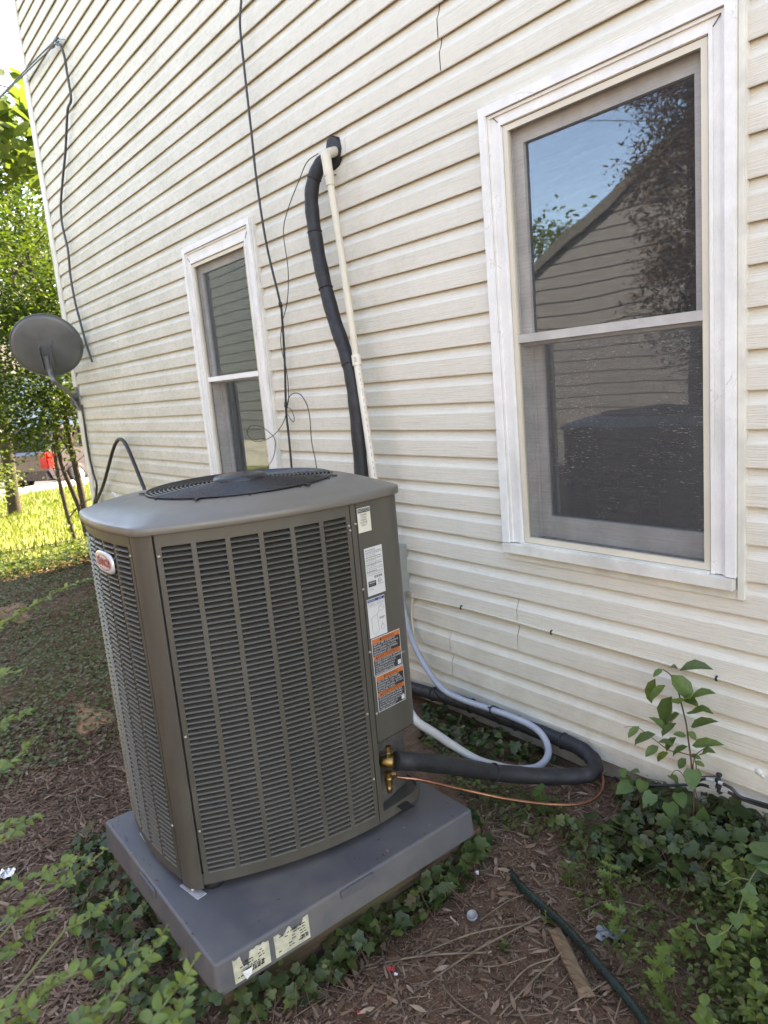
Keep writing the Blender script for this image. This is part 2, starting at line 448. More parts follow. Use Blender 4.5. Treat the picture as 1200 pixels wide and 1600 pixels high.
M['badgered'] = flat('badge_red', (0.33, 0.02, 0.045), 0.4)
M['boxgrey'] = pbr('disconnect_grey', (0.26, 0.27, 0.24), 0.5, var=0.12, scale=12)
M['dish'] = pbr('dish_grey', (0.11, 0.115, 0.112), 0.42, metal=0.1, var=0.25, scale=5)
M['dishmetal'] = pbr('mast_grey', (0.15, 0.155, 0.16), 0.45, metal=0.3, var=0.2, scale=12)
M['beige'] = pbr('beige_wire', (0.55, 0.49, 0.38), 0.5, var=0.1)
M['hose'] = pbr('dark_green_hose', (0.010, 0.020, 0.017), 0.32, var=0.4, scale=20, rvar=0.15)
M['clay'] = pbr('orange_clay', (0.28, 0.15, 0.08), 0.95, var=0.35, scale=25, bmp=1.0, bscale=40, bdist=0.01)
M['clearplastic'] = pbr('frosted_plastic', (0.22, 0.22, 0.22), 0.3, var=0.1)
M['foil'] = pbr('crumpled_foil', (0.75, 0.75, 0.76), 0.25, metal=0.9, var=0.1, bmp=1.0, bscale=70, bdist=0.006)
M['redplastic'] = pbr('red_plastic', (0.42, 0.02, 0.025), 0.4)
M['white'] = pbr('white_scrap', (0.7, 0.69, 0.66), 0.6)
M['greyrag'] = pbr('grey_sheet', (0.19, 0.21, 0.22), 0.6, var=0.2, bmp=0.6, bscale=30, bdist=0.004)
M['yellow'] = pbr('yellow_petal', (0.62, 0.42, 0.04), 0.5)
M['dirt'] = dirt_material()
M['litter'] = leafmat('dead_leaf', [(0.11, 0.061, 0.040), (0.175, 0.102, 0.068), (0.245, 0.155, 0.106), (0.135, 0.078, 0.050), (0.36, 0.26, 0.185), (0.08, 0.044, 0.028), (0.185, 0.112, 0.073), (0.25, 0.175, 0.13)], 0.05, 0.8, 0.15)
M['twig'] = pbr('twig_bark', (0.15, 0.105, 0.07), 0.85, var=0.4, scale=30)
M['bark'] = pbr('trunk_bark', (0.05, 0.038, 0.028), 0.9, var=0.35, scale=20, bmp=0.6, bscale=40, bdist=0.006)
M['stem'] = pbr('green_stem', (0.12, 0.13, 0.045), 0.6, var=0.2, scale=30)
M['stemred'] = pbr('reddish_stem', (0.10, 0.05, 0.03), 0.7, var=0.3, scale=30)
M['ivy'] = leafmat('ivy_leaf', [(0.024, 0.040, 0.012), (0.040, 0.062, 0.017), (0.060, 0.088, 0.023), (0.032, 0.052, 0.017), (0.075, 0.102, 0.028), (0.042, 0.066, 0.018), (0.12, 0.14, 0.035), (0.034, 0.056, 0.016), (0.10, 0.075, 0.03)], 0.2, 0.40, 0.32)
M['weed'] = leafmat('weed_leaf', [(0.050, 0.072, 0.018), (0.078, 0.110, 0.024), (0.062, 0.092, 0.026), (0.125, 0.16, 0.034), (0.09, 0.085, 0.035)], 0.3)
M['seedling'] = leafmat('seedling_leaf', [(0.085, 0.135, 0.026), (0.115, 0.17, 0.032), (0.10, 0.15, 0.03)], 0.3)
M['sapling'] = leafmat('sapling_leaf', [(0.105, 0.165, 0.058), (0.135, 0.20, 0.06), (0.095, 0.15, 0.062), (0.155, 0.225, 0.058)], 0.4)
M['vine'] = leafmat('vine_leaf', [(0.075, 0.13, 0.042), (0.10, 0.16, 0.044), (0.08, 0.135, 0.05)], 0.3)
M['privet'] = leafmat('privet_leaf', [(0.12, 0.18, 0.042), (0.16, 0.225, 0.052), (0.21, 0.27, 0.06), (0.11, 0.165, 0.05)], 0.35)
M['clover'] = leafmat('clover_leaf', [(0.070, 0.094, 0.024), (0.10, 0.13, 0.031), (0.13, 0.165, 0.043), (0.145, 0.135, 0.06)], 0.3)
M['lawn'] = leafmat('lawn_blade', [(0.10, 0.15, 0.024), (0.14, 0.185, 0.03), (0.18, 0.20, 0.045)], 0.4)
M['treeleaf'] = leafmat('tree_leaf', [(0.035, 0.06, 0.014), (0.06, 0.10, 0.022), (0.085, 0.135, 0.028), (0.045, 0.075, 0.02)], 0.45)
M['brightleaf'] = leafmat('bright_tree_leaf', [(0.095, 0.135, 0.042), (0.12, 0.165, 0.05), (0.10, 0.145, 0.045)], 0.45)
M['conifer'] = leafmat('conifer_spray', [(0.07, 0.055, 0.025), (0.11, 0.06, 0.035), (0.16, 0.07, 0.045), (0.09, 0.05, 0.03)], 0.25)
M['asphalt'] = pbr('asphalt', (0.055, 0.055, 0.057), 0.9, var=0.2, scale=20)
M['concrete'] = pbr('pavement_concrete', (0.36, 0.34, 0.31), 0.9, var=0.15, scale=8)
M['grassbase'] = pbr('lawn_soil', (0.13, 0.15, 0.03), 0.95, var=0.4, scale=30)
M['carpaint'] = pbr('dark_car_paint', (0.05, 0.035, 0.045), 0.3, var=0.05, coat=0.6)
M['carglass'] = pbr('car_glass', (0.01, 0.011, 0.012), 0.08, var=0.05)
M['taillight'] = pbr('tail_lamp', (0.62, 0.02, 0.02), 0.2, var=0.05)
M['brick'] = pbr('red_brick', (0.20, 0.085, 0.06), 0.9, var=0.25, scale=40)
M['mirrorsiding'] = pbr('slate_siding', (0.165, 0.145, 0.138), 0.6, var=0.1)
M['bluehouse'] = pbr('pale_blue_siding', (0.30, 0.38, 0.52), 0.6, var=0.06)
M['greysiding'] = pbr('grey_siding', (0.20, 0.20, 0.185), 0.6, var=0.1)
M['greensiding'] = pbr('sage_siding', (0.10, 0.108, 0.092), 0.6, var=0.1)

# ------------------------------------------------------------------ ground and the setting
def grid_mesh(xs, ys, zf):
    mb = MB(); nx, ny = len(xs), len(ys)
    V = [(x, y, zf(x, y)) for y in ys for x in xs]
    F = [(j * nx + i, j * nx + i + 1, (j + 1) * nx + i + 1, (j + 1) * nx + i) for j in range(ny - 1) for i in range(nx - 1)]
    mb.add(V, F, True); return mb
gx = [-300, -120, -60, -40, -30] + list(np.arange(-26, -6, 0.5)) + list(np.arange(-6, 1.5, 0.07)) + [2, 3, 5, 9, 20, 60, 200]
gy = [-200, -80, -30, -15, -9] + list(np.arange(-6, -2.6, 0.4)) + list(np.arange(-2.6, 0.15, 0.07)) + [0.5, 1, 2, 4, 8, 16, 40, 120, 300]
def gz(x, y):
    if x < -15.3: return -2.3
    if x < -26 or x > 3 or y < -8 or y > 8: return -1.60
    return ground(x, y)
g = build('ground', grid_mesh(gx, gy, gz), M['dirt'], base=(0, 0, -1.6), kind='structure')
def sheet(name, x0, x1, y0, y1, z, m, top=None):
    mb = MB(); mb.box((x0, y0, z - 0.3), (x1, y1, z)); return build(name, mb, m, kind='structure')
sheet('lawn', -15.2, -8.3, -14, 16, -1.535, M['grassbase'])
sheet('pavement', -16.7, -15.3, -60, 70, -1.56, M['concrete'])
sheet('road', -24.6, -16.85, -120, 120, -1.98, M['asphalt'])
mb = MB(); mb.box((-16.85, -60, -2.2), (-16.7, 70, -1.555)); build('kerb', mb, M['concrete'], kind='structure')
sheet('far_lawn', -90, -24.7, -80, 90, -1.84, M['grassbase'])

# ------------------------------------------------------------------ the house
H = 0.1143                                   # exposed height of one siding course
XL, XR = -7.46, 3.6
W1 = dict(x0=-1.940, x1=-1.006, ix0=-1.842, ix1=-1.090, z0=-0.712, z1=0.937, iz0=-0.674, iz1=0.854)
W2 = dict(x0=-4.612, x1=-3.692, ix0=-4.520, ix1=-3.795, z0=-0.712, z1=0.958, iz0=-0.674, iz1=0.848)
house = empty('house', (-2, 0.0, -1.6), 'two storey house clad in cream lapped vinyl siding with two white framed windows', 'house')
PROF = [(-0.0075, 0.007), (-0.0080, 0.0012), (-0.0163, 0.0000), (-0.0175, 0.0035), (-0.0170, 0.0685), (-0.0163, 0.0705), (-0.0106, 0.0800), (-0.0056, 0.0905), (-0.0028, 0.1010), (-0.0008, 0.1110), (0.0015, 0.1240)]   # (y, z) of one course
def clip_prof(zlo, zhi):
    P = PROF; out = []
    for (a, b) in zip(P[:-1], P[1:]):
        (ya, za), (yb, zb) = a, b
        if za < zlo and zb < zlo or za > zhi and zb > zhi: continue
        def lerp(z): t = (z - za) / (zb - za); return (ya + (yb - ya) * t, z)
        p = lerp(zlo) if za < zlo else a; q = lerp(zhi) if zb > zhi else b
        if not out or out[-1] != p: out.append(p)
        out.append(q)
    return out
def plank(k, x0, x1, parts=None, dy=0.0):
    """one length of one course; parts = (x0, x1, zlo, zhi, cut at x0, cut at x1) when it is notched round a window"""
    if x1 - x0 < 0.004: return
    mb = MB(); wob = 0.0012
    for (a, b, zlo, zhi, ca, cb) in parts or [(x0, x1, -1.0, 9.0, True, True)]:
        pr = clip_prof(zlo, zhi)
        if len(pr) < 2: continue
        n = max(2, int((b - a) / 0.5) + 1); V = []; m = len(pr)
        for x in np.linspace(a, b, n):
            w = wob * math.sin(1.7 * x + k * 2.1) + wob * 0.6 * math.sin(4.1 * x + k); s = 0.0014 * math.sin(0.9 * x + k * 1.3)
            for (y, z) in pr: V.append((x, y + dy + w * (0.3 + z * 5), k * H + z + s))
        mb.add(V, [(i * m + j, (i + 1) * m + j, (i + 1) * m + j + 1, i * m + j + 1) for i in range(n - 1) for j in range(m - 1)], False)
        for i, cut in ((0, ca), (n - 1, cb)):            # returns at the cut ends, so the lap reads as a sheet with thickness
            if not cut: continue
            A = [V[i * m + j] for j in range(m)]; B = [(p[0], p[1] + 0.0018, p[2]) for p in A]
            mb.add(A + B, [(j, j + 1, m + j + 1, m + j) for j in range(m - 1)])
    if mb.v: build('siding_plank', mb, M['siding'], house)
JOINTS = {}
for q in ((195, 60), (197, 88), (245, 67), (248, 97), (362, 100), (363, 133), (125, 255), (128, 277), (258, 253), (262, 280), (148, 388), (152, 408),
          (540, 220), (544, 262), (684, 38), (688, 88), (808, 951), (809, 990), (704, 1000), (707, 1034)):
    P = at(q[0], q[1], -0.014); JOINTS.setdefault(int(math.floor(P.z / H)), []).append(P.x)
KTOP = 47
for k in range(-13, KTOP):
    z0 = k * H; z1 = z0 + H
    cuts = sorted(JOINTS.get(k, []) + ([random.uniform(0.2, 2.8)] if k % 2 == 0 else []))
    edges = [XL] + cuts + [XR]
    segs = []
    for a, b in zip(edges[:-1], edges[1:]): segs.append((a + (0.0022 if a != XL else 0), b - (0.0022 if b != XR else 0)))
    notch = {}
    for wdw in (W1, W2):
        lo, hi, zl, zh = wdw['x0'] - 0.006, wdw['x1'] + 0.006, wdw['z0'] - 0.02, wdw['z1'] + 0.004
        if z1 <= zl or z0 >= zh: continue
        new = []
        for (a, b) in segs:
            if b <= lo or a >= hi: new.append((a, b)); continue
            if z0 < zl < z1 or z0 < zh < z1:              # a course cut round the bottom or the top of the window
                new.append((a, b)); zc = (zl if z0 < zl < z1 else zh) - z0; low = z0 < zl < z1
                notch.setdefault((a, b), []).append((max(a, lo), min(b, hi), zc, low))
                continue
            if a < lo: new.append((a, lo))
            if b > hi: new.append((hi, b))
        segs = new
    for i, (a, b) in enumerate(segs):
        parts = None
        if (a, b) in notch:
            cuts_ = sorted(notch[(a, b)]); zc, low = cuts_[0][2], cuts_[0][3]
            parts = [(a, b, -1.0, zc, True, True)] if low else [(a, b, zc, 9.0, True, True)]
            x = a
            for (l, h, _, _) in cuts_:
                if l > x: parts.append((x, l, zc, 9.0, x == a, True) if low else (x, l, -1.0, zc, x == a, True))
                x = h
            if b > x: parts.append((x, b, zc, 9.0, True, True) if low else (x, b, -1.0, zc, True, True))
        plank(k, a, b, parts, dy=-0.0018 * (i % 2))
# corner post, starter, backing wall, foundation, other walls, roof
mb = MB()
mb.box((-7.575, -0.026, -1.50), (-7.462, -0.0, KTOP * H)); mb.box((-7.575, 0.0, -1.50), (-7.545, 0.10, KTOP * H)); mb.box((-7.460, -0.022, -1.50), (-7.446, -0.019, KTOP * H))
build('corner_post', mb, M['vinyl_trim'], house)
mb = MB()
def wall_with_holes(mb, x0, x1, z0, z1, y0, y1, holes):
    xs = sorted({x0, x1, *[h[0] for h in holes], *[h[1] for h in holes]}); zs = sorted({z0, z1, *[h[2] for h in holes], *[h[3] for h in holes]})
    for i in range(len(xs) - 1):
        for j in range(len(zs) - 1):
            cx, cz = (xs[i] + xs[i + 1]) / 2, (zs[j] + zs[j + 1]) / 2
            if any(h[0] < cx < h[1] and h[2] < cz < h[3] for h in holes): continue
            mb.box((xs[i], y0, zs[j]), (xs[i + 1], y1, zs[j + 1]))
wall_with_holes(mb, -7.54, XR, -1.50, KTOP * H, 0.004, 0.11, [(w['ix0'], w['ix1'], w['iz0'], w['iz1']) for w in (W1, W2)])
build('wall', mb, M['sheath'], house)
mb = MB(); mb.box((-7.5, 0.012, -2.3), (XR, 0.2, -1.502)); build('foundation', mb, M['foundation'], house)
mb = MB(); ztop = KTOP * H; ridge = 8.3
mb.box((-7.54, 0.11, -2.2), (-7.44, 8.0, ztop)); mb.box((XR - 0.1, 0.11, -2.2), (XR, 8.0, ztop)); mb.box((-7.54, 8.0, -2.2), (XR, 8.1, ztop))
mb.add([(-7.54, 0, ztop), (-7.54, 8.1, ztop), (-7.54, 4.05, ridge)], [(0, 1, 2)]); mb.add([(XR, 0, ztop), (XR, 8.1, ztop), (XR, 4.05, ridge)], [(0, 1, 2)])
build('side_wall', mb, M['greysiding'], house)
mb = MB()
for s, ye in ((1, -0.35), (-1, 8.45)):
    zr, ze = ridge + 0.12, ztop - 0.12
    mb.add([(-7.8, ye, ze), (XR + 0.3, ye, ze), (XR + 0.3, 4.05, zr), (-7.8, 4.05, zr), (-7.8, ye, ze - 0.16), (XR + 0.3, ye, ze - 0.16), (XR + 0.3, 4.05, zr - 0.16), (-7.8, 4.05, zr - 0.16)],
           [(0, 1, 2, 3), (4, 7, 6, 5), (0, 4, 5, 1), (0, 3, 7, 4), (1, 5, 6, 2)])
build('roof', mb, M['shingle'], house)
mb = MB(); mb.box((-7.7, -0.35, ztop - 0.10), (XR + .2, 0.0, ztop - 0.07)); build('soffit', mb, M['vinyl_trim'], house)
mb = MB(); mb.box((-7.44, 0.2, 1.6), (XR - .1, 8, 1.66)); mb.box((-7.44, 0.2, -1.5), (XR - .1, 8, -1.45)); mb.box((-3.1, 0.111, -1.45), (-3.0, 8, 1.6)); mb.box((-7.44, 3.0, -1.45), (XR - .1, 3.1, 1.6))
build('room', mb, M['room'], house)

def window(w, far):
    x0, x1, z0, z1 = w['x0'], w['x1'], w['z0'], w['z1']; a, b, c, d = w['ix0'], w['ix1'], w['iz0'], w['iz1']
    # painted casing: flat board, raised back band, inner bead
    mb = MB()
    def ring(xa, xb, za, zb, wl, wr, wt, y0, y1, legs_to):
        mb.box((xa, y0, legs_to), (xa + wl, y1, zb - wt)); mb.box((xb - wr, y0, legs_to), (xb, y1, zb - wt)); mb.box((xa, y0, zb - wt), (xb, y1, zb))
    ring(x0 + 0.002, x1 - 0.002, z0, z1 - 0.002, a - x0 - 0.004, x1 - b - 0.004, z1 - d - 0.004, -0.026, 0.004, c)
    ring(x0, x1, z0, z1, 0.034, 0.030, 0.032, -0.043, 0.002, c - 0.001)
    ring(x0 + 0.036, x1 - 0.032, z0, z1 - 0.034, 0.010, 0.010, 0.010, -0.033, 0.001, c - 0.0005)
    ring(a - 0.016, b + 0.016, z0, d + 0.016, 0.012, 0.012, 0.012, -0.031, 0.001, c - 0.0015)
    # mitre lines at the two upper corners
    frame_o = build('window_frame', mb, M['trim'], house)
    tag(frame_o, 'white painted casing of the narrow far window' if far else 'white peeling casing of the large near window')
    mb = MB()
    for xs, sg in ((a, -1), (b, 1)):
        A = Vector((xs, -0.0275, d)); B = Vector((xs + sg * 0.078, -0.0275, d + 0.078))
        dv = (B - A).normalized(); nv = Vector((-dv.z, 0, dv.x))
        mb.obox((A + B) / 2, dv, Vector((0, 1, 0)), nv, (B - A).length, 0.003, 0.0022)
    build('mitre_joint', mb, M['sheath'], frame_o)
    mb = MB(); mb.box((x0 + 0.004, -0.052, c - 0.040), (x1 - 0.004, 0.004, c - 0.004))
    mb.box((a, -0.046, c - 0.0035), (b, 0.10, c + 0.004)); build('sill', mb, M['vinyl_trim'], frame_o)
    mb = MB(); mb.box((a + .001, 0.0, c + 0.0045), (b - .001, 0.099, c + 0.012)); build('sill_dust', mb, M['silldirt'], frame_o)
    mb = MB()
    mb.box((x0 - 0.014, -0.024, z0 - 0.036), (x1 + 0.016, 0.002, c - 0.042))
    mb.box((x0 - 0.012, -0.0255, z0 - 0.033), (x0 - 0.002, 0.002, z1 + 0.004)); mb.box((x1 + 0.002, -0.030, z0 - 0.032), (x1 + 0.020, 0.002, z1 + 0.006)); mb.box((x0 - 0.012, -0.020, z1 + 0.001), (x1 + 0.002, 0.002, z1 + 0.009))
    build('channel_trim', mb, M['vinyl_trim'], frame_o)
    # almond storm frame holding the insect screen
    t = 0.021; mb = MB(); ys0, ys1 = -0.024, -0.008
    mb.box((a + .001, ys0, c + 0.006), (a + t, ys1, d - .001)); mb.box((b - t, ys0, c + 0.006), (b - .001, ys1, d - .001)); mb.box((a + t, ys0, d - t), (b - t, ys1, d - .001)); mb.box((a + t, ys0, c + 0.006), (b - t, ys1, c + 0.006 + t))
    st = build('storm_frame', mb, M['almond'], house)
    mb = MB(); mb.box((a + t, ys0 + 0.001, 0.096), (b - t, ys1, 0.126)); build('meeting_bar', mb, M['sashwhite'] if far else M['sash'], st)
    for (za, zb) in ((c + 0.006 + t, 0.096), (0.126, d - t)):
        mb = MB(); mb.add([(a + t, ys0 + 0.008, za), (b - t, ys0 + 0.008, za), (b - t, ys0 + 0.008, zb), (a + t, ys0 + 0.008, zb)], [(0, 1, 2, 3)])
        build('insect_screen', mb, M['screen_far'] if far else M['screen_top' if za > 0 else 'screen'], st)
    # jamb and the two sashes
    mb = MB()
    mb.box((a - .02, 0.005, c), (a + .012, 0.16, d)); mb.box((b - .012, 0.005, c), (b + .02, 0.16, d)); mb.box((a + .012, 0.005, d - .014), (b - .012, 0.16, d + .02)); mb.box((a + .012, 0.10, c - .02), (b - .012, 0.16, c + .03))
    mb.box((a + .012, 0.050, c + .013), (a + .024, 0.062, d - .014)); mb.box((b - .024, 0.050, c + .013), (b - .012, 0.062, d - .014))
    build('jamb', mb, M['sash'], frame_o)
    def sash(y0, y1, za, zb, low):
        s = 0.046; r = 0.085 if low else 0.034; tp = 0.034 if low else 0.052
        q = MB(); xa, xb = a + 0.013, b - 0.013
        q.box((xa, y0, za), (xa + s, y1, zb)); q.box((xb - s, y0, za), (xb, y1, zb)); q.box((xa + s, y0, za), (xb - s, y1, za + r)); q.box((xa + s, y0, zb - tp), (xb - s, y1, zb))
        so = build('sash', q, M['sash'], house)
        q = MB(); ym = (y0 + y1) / 2; q.box((xa + s - .004, ym - .002, za + r - .004), (xb - s + .004, ym + .002, zb - tp + .004)); build('pane', q, M['glass'], so)
    sash(0.012, 0.046, 0.085, d - 0.015, False)
    sash(0.064, 0.098, c + 0.014, 0.118, True)
    return frame_o
window(W1, False)
window(W2, True)
# what stands in the dark rooms behind the panes
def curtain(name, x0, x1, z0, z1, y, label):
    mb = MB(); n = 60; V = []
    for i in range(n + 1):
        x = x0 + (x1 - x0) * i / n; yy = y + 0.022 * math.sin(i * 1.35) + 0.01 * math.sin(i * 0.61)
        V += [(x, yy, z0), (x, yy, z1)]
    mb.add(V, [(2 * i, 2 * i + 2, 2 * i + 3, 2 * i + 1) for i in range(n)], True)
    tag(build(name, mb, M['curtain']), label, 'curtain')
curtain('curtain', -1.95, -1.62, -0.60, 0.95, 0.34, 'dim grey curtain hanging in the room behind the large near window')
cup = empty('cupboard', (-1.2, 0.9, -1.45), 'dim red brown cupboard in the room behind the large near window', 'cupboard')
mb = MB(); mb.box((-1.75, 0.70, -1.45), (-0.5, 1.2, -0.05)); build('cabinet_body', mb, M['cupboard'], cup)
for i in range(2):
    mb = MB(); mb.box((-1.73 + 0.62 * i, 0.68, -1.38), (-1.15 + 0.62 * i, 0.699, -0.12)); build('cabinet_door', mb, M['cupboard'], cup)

# ------------------------------------------------------------------ plastic pad on its timbers
PX0, PX1, PY0, PY1, PZ = -2.392, -1.540, -1.598, -0.690, -1.38
pad = empty('equipment_pad', ((PX0 + PX1) / 2, (PY0 + PY1) / 2, -1.57), 'grey plastic equipment pad with torn labels on its side, set on damp timbers', 'pad')
def rounded_box(mb, x0, x1, y0, y1, z0, z1, r, rc, n=5, taper=0.006):
    """flat topped block with rounded upper edge and corners"""
    def loop(ins, z):
        P = []
        for cx, cy, a0 in ((x1 - rc, y1 - rc, 0), (x0 + rc, y1 - rc, 90), (x0 + rc, y0 + rc, 180), (x1 - rc, y0 + rc, 270)):
            for k in range(n + 1):
                a = math.radians(a0 + 90 * k / n); P.append((cx + (rc - ins) * math.cos(a), cy + (rc - ins) * math.sin(a), z))
        return P
    loops = [loop(-taper, z0)]
    for k in range(5):
        a = math.radians(90 * k / 4); loops.append(loop(r - r * math.cos(a), z1 - r + r * math.sin(a)))
    m = len(loops[0]); V = [p for l in loops for p in l]; F = []
    for i in range(len(loops) - 1):
        for k in range(m): F.append((i * m + k, i * m + (k + 1) % m, (i + 1) * m + (k + 1) % m, (i + 1) * m + k))
    mb.add(V, F, True)
    mb.add(loops[-1], [tuple(range(m))]); mb.add(loops[0], [tuple(reversed(range(m)))])
mb = MB(); rounded_box(mb, PX0, PX1, PY0, PY1, PZ - 0.086, PZ, 0.008, 0.014)
build('pad_slab', mb, M['pad'], pad)
# moulded grip recesses on two sides
for cx, cy, sx, sy in ((PX1 + 0.0042, -1.16, 0.006, 0.115), (-1.985, PY0 - 0.0042, 0.115, 0.006)):
    mb = MB(); mb.box((cx - sx / 2, cy - sy / 2, PZ - 0.024), (cx + sx / 2, cy + sy / 2, PZ - 0.0035)); build('grip_tab', mb, M['padtab'], pad)
def side_label(y0, y1, z0, z1, seed, letters):
    """a torn shipping label on the pad's long side"""
    rnd = random.Random(seed); n = 15; top = []
    for i in range(n + 1):
        t = i / n
        tear = z1 - rnd.uniform(0, 0.006)
        if seed == 1 and 0.22 < t < 0.45: tear = z1 - 0.040 + rnd.uniform(0, 0.012)
        if seed == 2 and 0.10 < t < 0.42: tear = z1 - 0.020 + 0.018 * abs(t - 0.26) / 0.16
        if seed == 2 and 0.5 < t < 0.85: tear = z1 - 0.022 + rnd.uniform(0, 0.006)
        top.append((y0 + (y1 - y0) * t, tear))
    x = PX1 + 0.0058; mb = MB()
    poly = [(y0, z0), (y1, z0)] + top[::-1]
    m = len(poly)
    V = [(x, p[0], p[1]) for p in poly] + [(x - 0.004, p[0], p[1]) for p in poly]
    mb.add(V, [tuple(range(m)), tuple(reversed(range(m, 2 * m)))] + [(i, m + i, m + (i + 1) % m, (i + 1) % m) for i in range(m)])
    lb = build('torn_label', mb, M['paperold'], pad)
    mb = MB(); w = y1 - y0
    for r in range(6):
        z = z0 + 0.012 + r * 0.0082; y = y0 + w * rnd.uniform(0.08, 0.3)
        while y < y1 - w * 0.15:
            l = rnd.uniform(0.004, 0.012)
            if rnd.random() < 0.55: mb.box((x, y, z), (x + 0.0007, min(y + l, y1 - 0.01), z + 0.0024))
            y += l + 0.003
    yb = y0 + w * (0.34 if seed == 1 else 0.72)
    for i in range(12 if seed == 1 else 6):
        mb.box((x, yb + i * 0.0042, z0 + 0.010), (x + 0.001, yb + i * 0.0042 + (0.0026 if i % 3 else 0.0014), z0 + (0.026 if seed == 1 else 0.022)))
    build('label_print', mb, M['ink'], lb)
def padpt(px, py): return atx(px, py, PX1 + 0.006)
a1, a2 = padpt(366, 1522), padpt(423, 1495); b1, b2 = padpt(430, 1480), padpt(484, 1452)
side_label(a1.y, a2.y, PZ - 0.078, PZ - 0.010, 1, 0)
side_label(b1.y, b2.y, PZ - 0.078, PZ - 0.010, 2, 0)
mb = MB(); c = padpt(383, 1517) + Vector((0.010, 0, 0))
mb.add([c + Vector((0, -.012, .010)), c + Vector((.004, .016, .012)), c + Vector((.006, .010, -.004)), c + Vector((0.001, -.002, -.016))], [(0, 1, 2), (0, 2, 3)])
build('peeled_scrap', mb, M['white'], pad)
frm = empty('timber_frame', ((PX0 + PX1) / 2, (PY0 + PY1) / 2, -1.62), 'weathered wooden timbers lying under the edges of the grey pad', 'timber frame')
zt = PZ - 0.088
for i, (nm, a, b, m) in enumerate((('timber', (PX1 - 0.105, PY0 + 0.02, zt - 0.125), (PX1 - 0.012, PY1 + 0.04, zt), 'timber'),
                                    ('timber', (PX0 + 0.02, PY0 + 0.006, zt - 0.12), (PX1 - 0.107, PY0 + 0.10, zt - .001), 'timber2'),
                                    ('timber', (PX0 + 0.02, PY1 - 0.10, zt - 0.12), (PX1 - 0.107, PY1, zt - .001), 'timber'),
                                    ('timber', (PX0 + 0.02, PY0 + 0.102, zt - 0.12), (PX0 + 0.11, PY1 - 0.102, zt - .001), 'timber'))):
    mb = MB(); mb.box(a, b); build(nm, mb, M[m], frm)
mb = MB(); mb.box((PX1 - 0.20, PY0 - 0.05, zt - 0.20), (PX1 - 0.004, PY1 + 0.06, zt - 0.127)); build('timber', mb, M['timber'], frm)

# ------------------------------------------------------------------ the condensing unit
ZB, ZT = -1.350, -0.332
ac = empty('air_conditioner', (-2.03, -1.09, ZB), 'tall taupe air conditioning condenser with louvred sides standing on the grey pad', 'air conditioner')
def rf_pt(t):                                   # the louvred face towards the camera's right, bowed outwards
    return Vector((-1.800 + 0.139 * (1 - (1 - t) ** 2), -1.497 + 0.522 * t, 0))
def ff_pt(t):                                   # the louvred face with the badge, bowed towards the yard
    return Vector((-2.330 + 0.462 * t, -1.538 + 0.020 * (1 - t) ** 2 - 0.018 * (1 - (2 * t - 1) ** 2), 0))
def lf_pt(t):
    return Vector((-2.388 - 0.045 * (1 - (2 * t - 1) ** 2), -0.815 - 0.635 * t, 0))
def bf_pt(t):
    return Vector((-1.800 - 0.520 * t, -0.744 + 0.034 * (1 - (2 * t - 1) ** 2), 0))
def sample(fn, n=24):
    return [fn(i / n) for i in range(n + 1)]
def corner(a, b, c, n=6):                       # quadratic bend from a over b to c
    return [a * (1 - t) ** 2 + b * 2 * t * (1 - t) + c * t * t for t in [i / n for i in range(n + 1)]]
RF1 = rf_pt(1.0); CPA = Vector((-1.6605, -0.952, 0)); CPB = Vector((-1.671, -0.828, 0)); CPC = Vector((-1.730, -0.760, 0))
near_post = corner(ff_pt(1.0) + Vector((0.004, 0, 0)), Vector((-1.820, -1.538, 0)), rf_pt(0.0) - Vector((0.0, 0.005, 0)), 8)
left_post = corner(lf_pt(1.0), Vector((-2.375, -1.495, 0)), ff_pt(0.0), 8)
back_post = corner(bf_pt(1.0), Vector((-2.375, -0.757, 0)), lf_pt(0.0), 8)
outline = sample(rf_pt, 20) + [CPA, CPB] + corner(CPB, Vector((-1.680, -0.766, 0)), CPC, 5)[1:] + sample(bf_pt, 16) + back_post[1:-1] + sample(lf_pt, 16) + left_post[1:-1] + sample(ff_pt, 16) + near_post[1:-1]
def arclen(P):
    L = [0]
    for a, b in zip(P[:-1], P[1:]): L.append(L[-1] + (b - a).length)
    return L
class Curve:
    def __init__(s, fn):
        s.P = sample(fn, 200); s.L = arclen(s.P); s.len = s.L[-1]
    def at(s, u):
        u = max(0, min(s.len, u)); i = int(np.searchsorted(s.L, u, 'right') - 1); i = min(i, len(s.P) - 2)
        t = (u - s.L[i]) / (s.L[i + 1] - s.L[i]); p = s.P[i].lerp(s.P[i + 1], t)
        d = (s.P[i + 1] - s.P[i]).normalized(); return p, d, Vector((d.y, -d.x, 0))
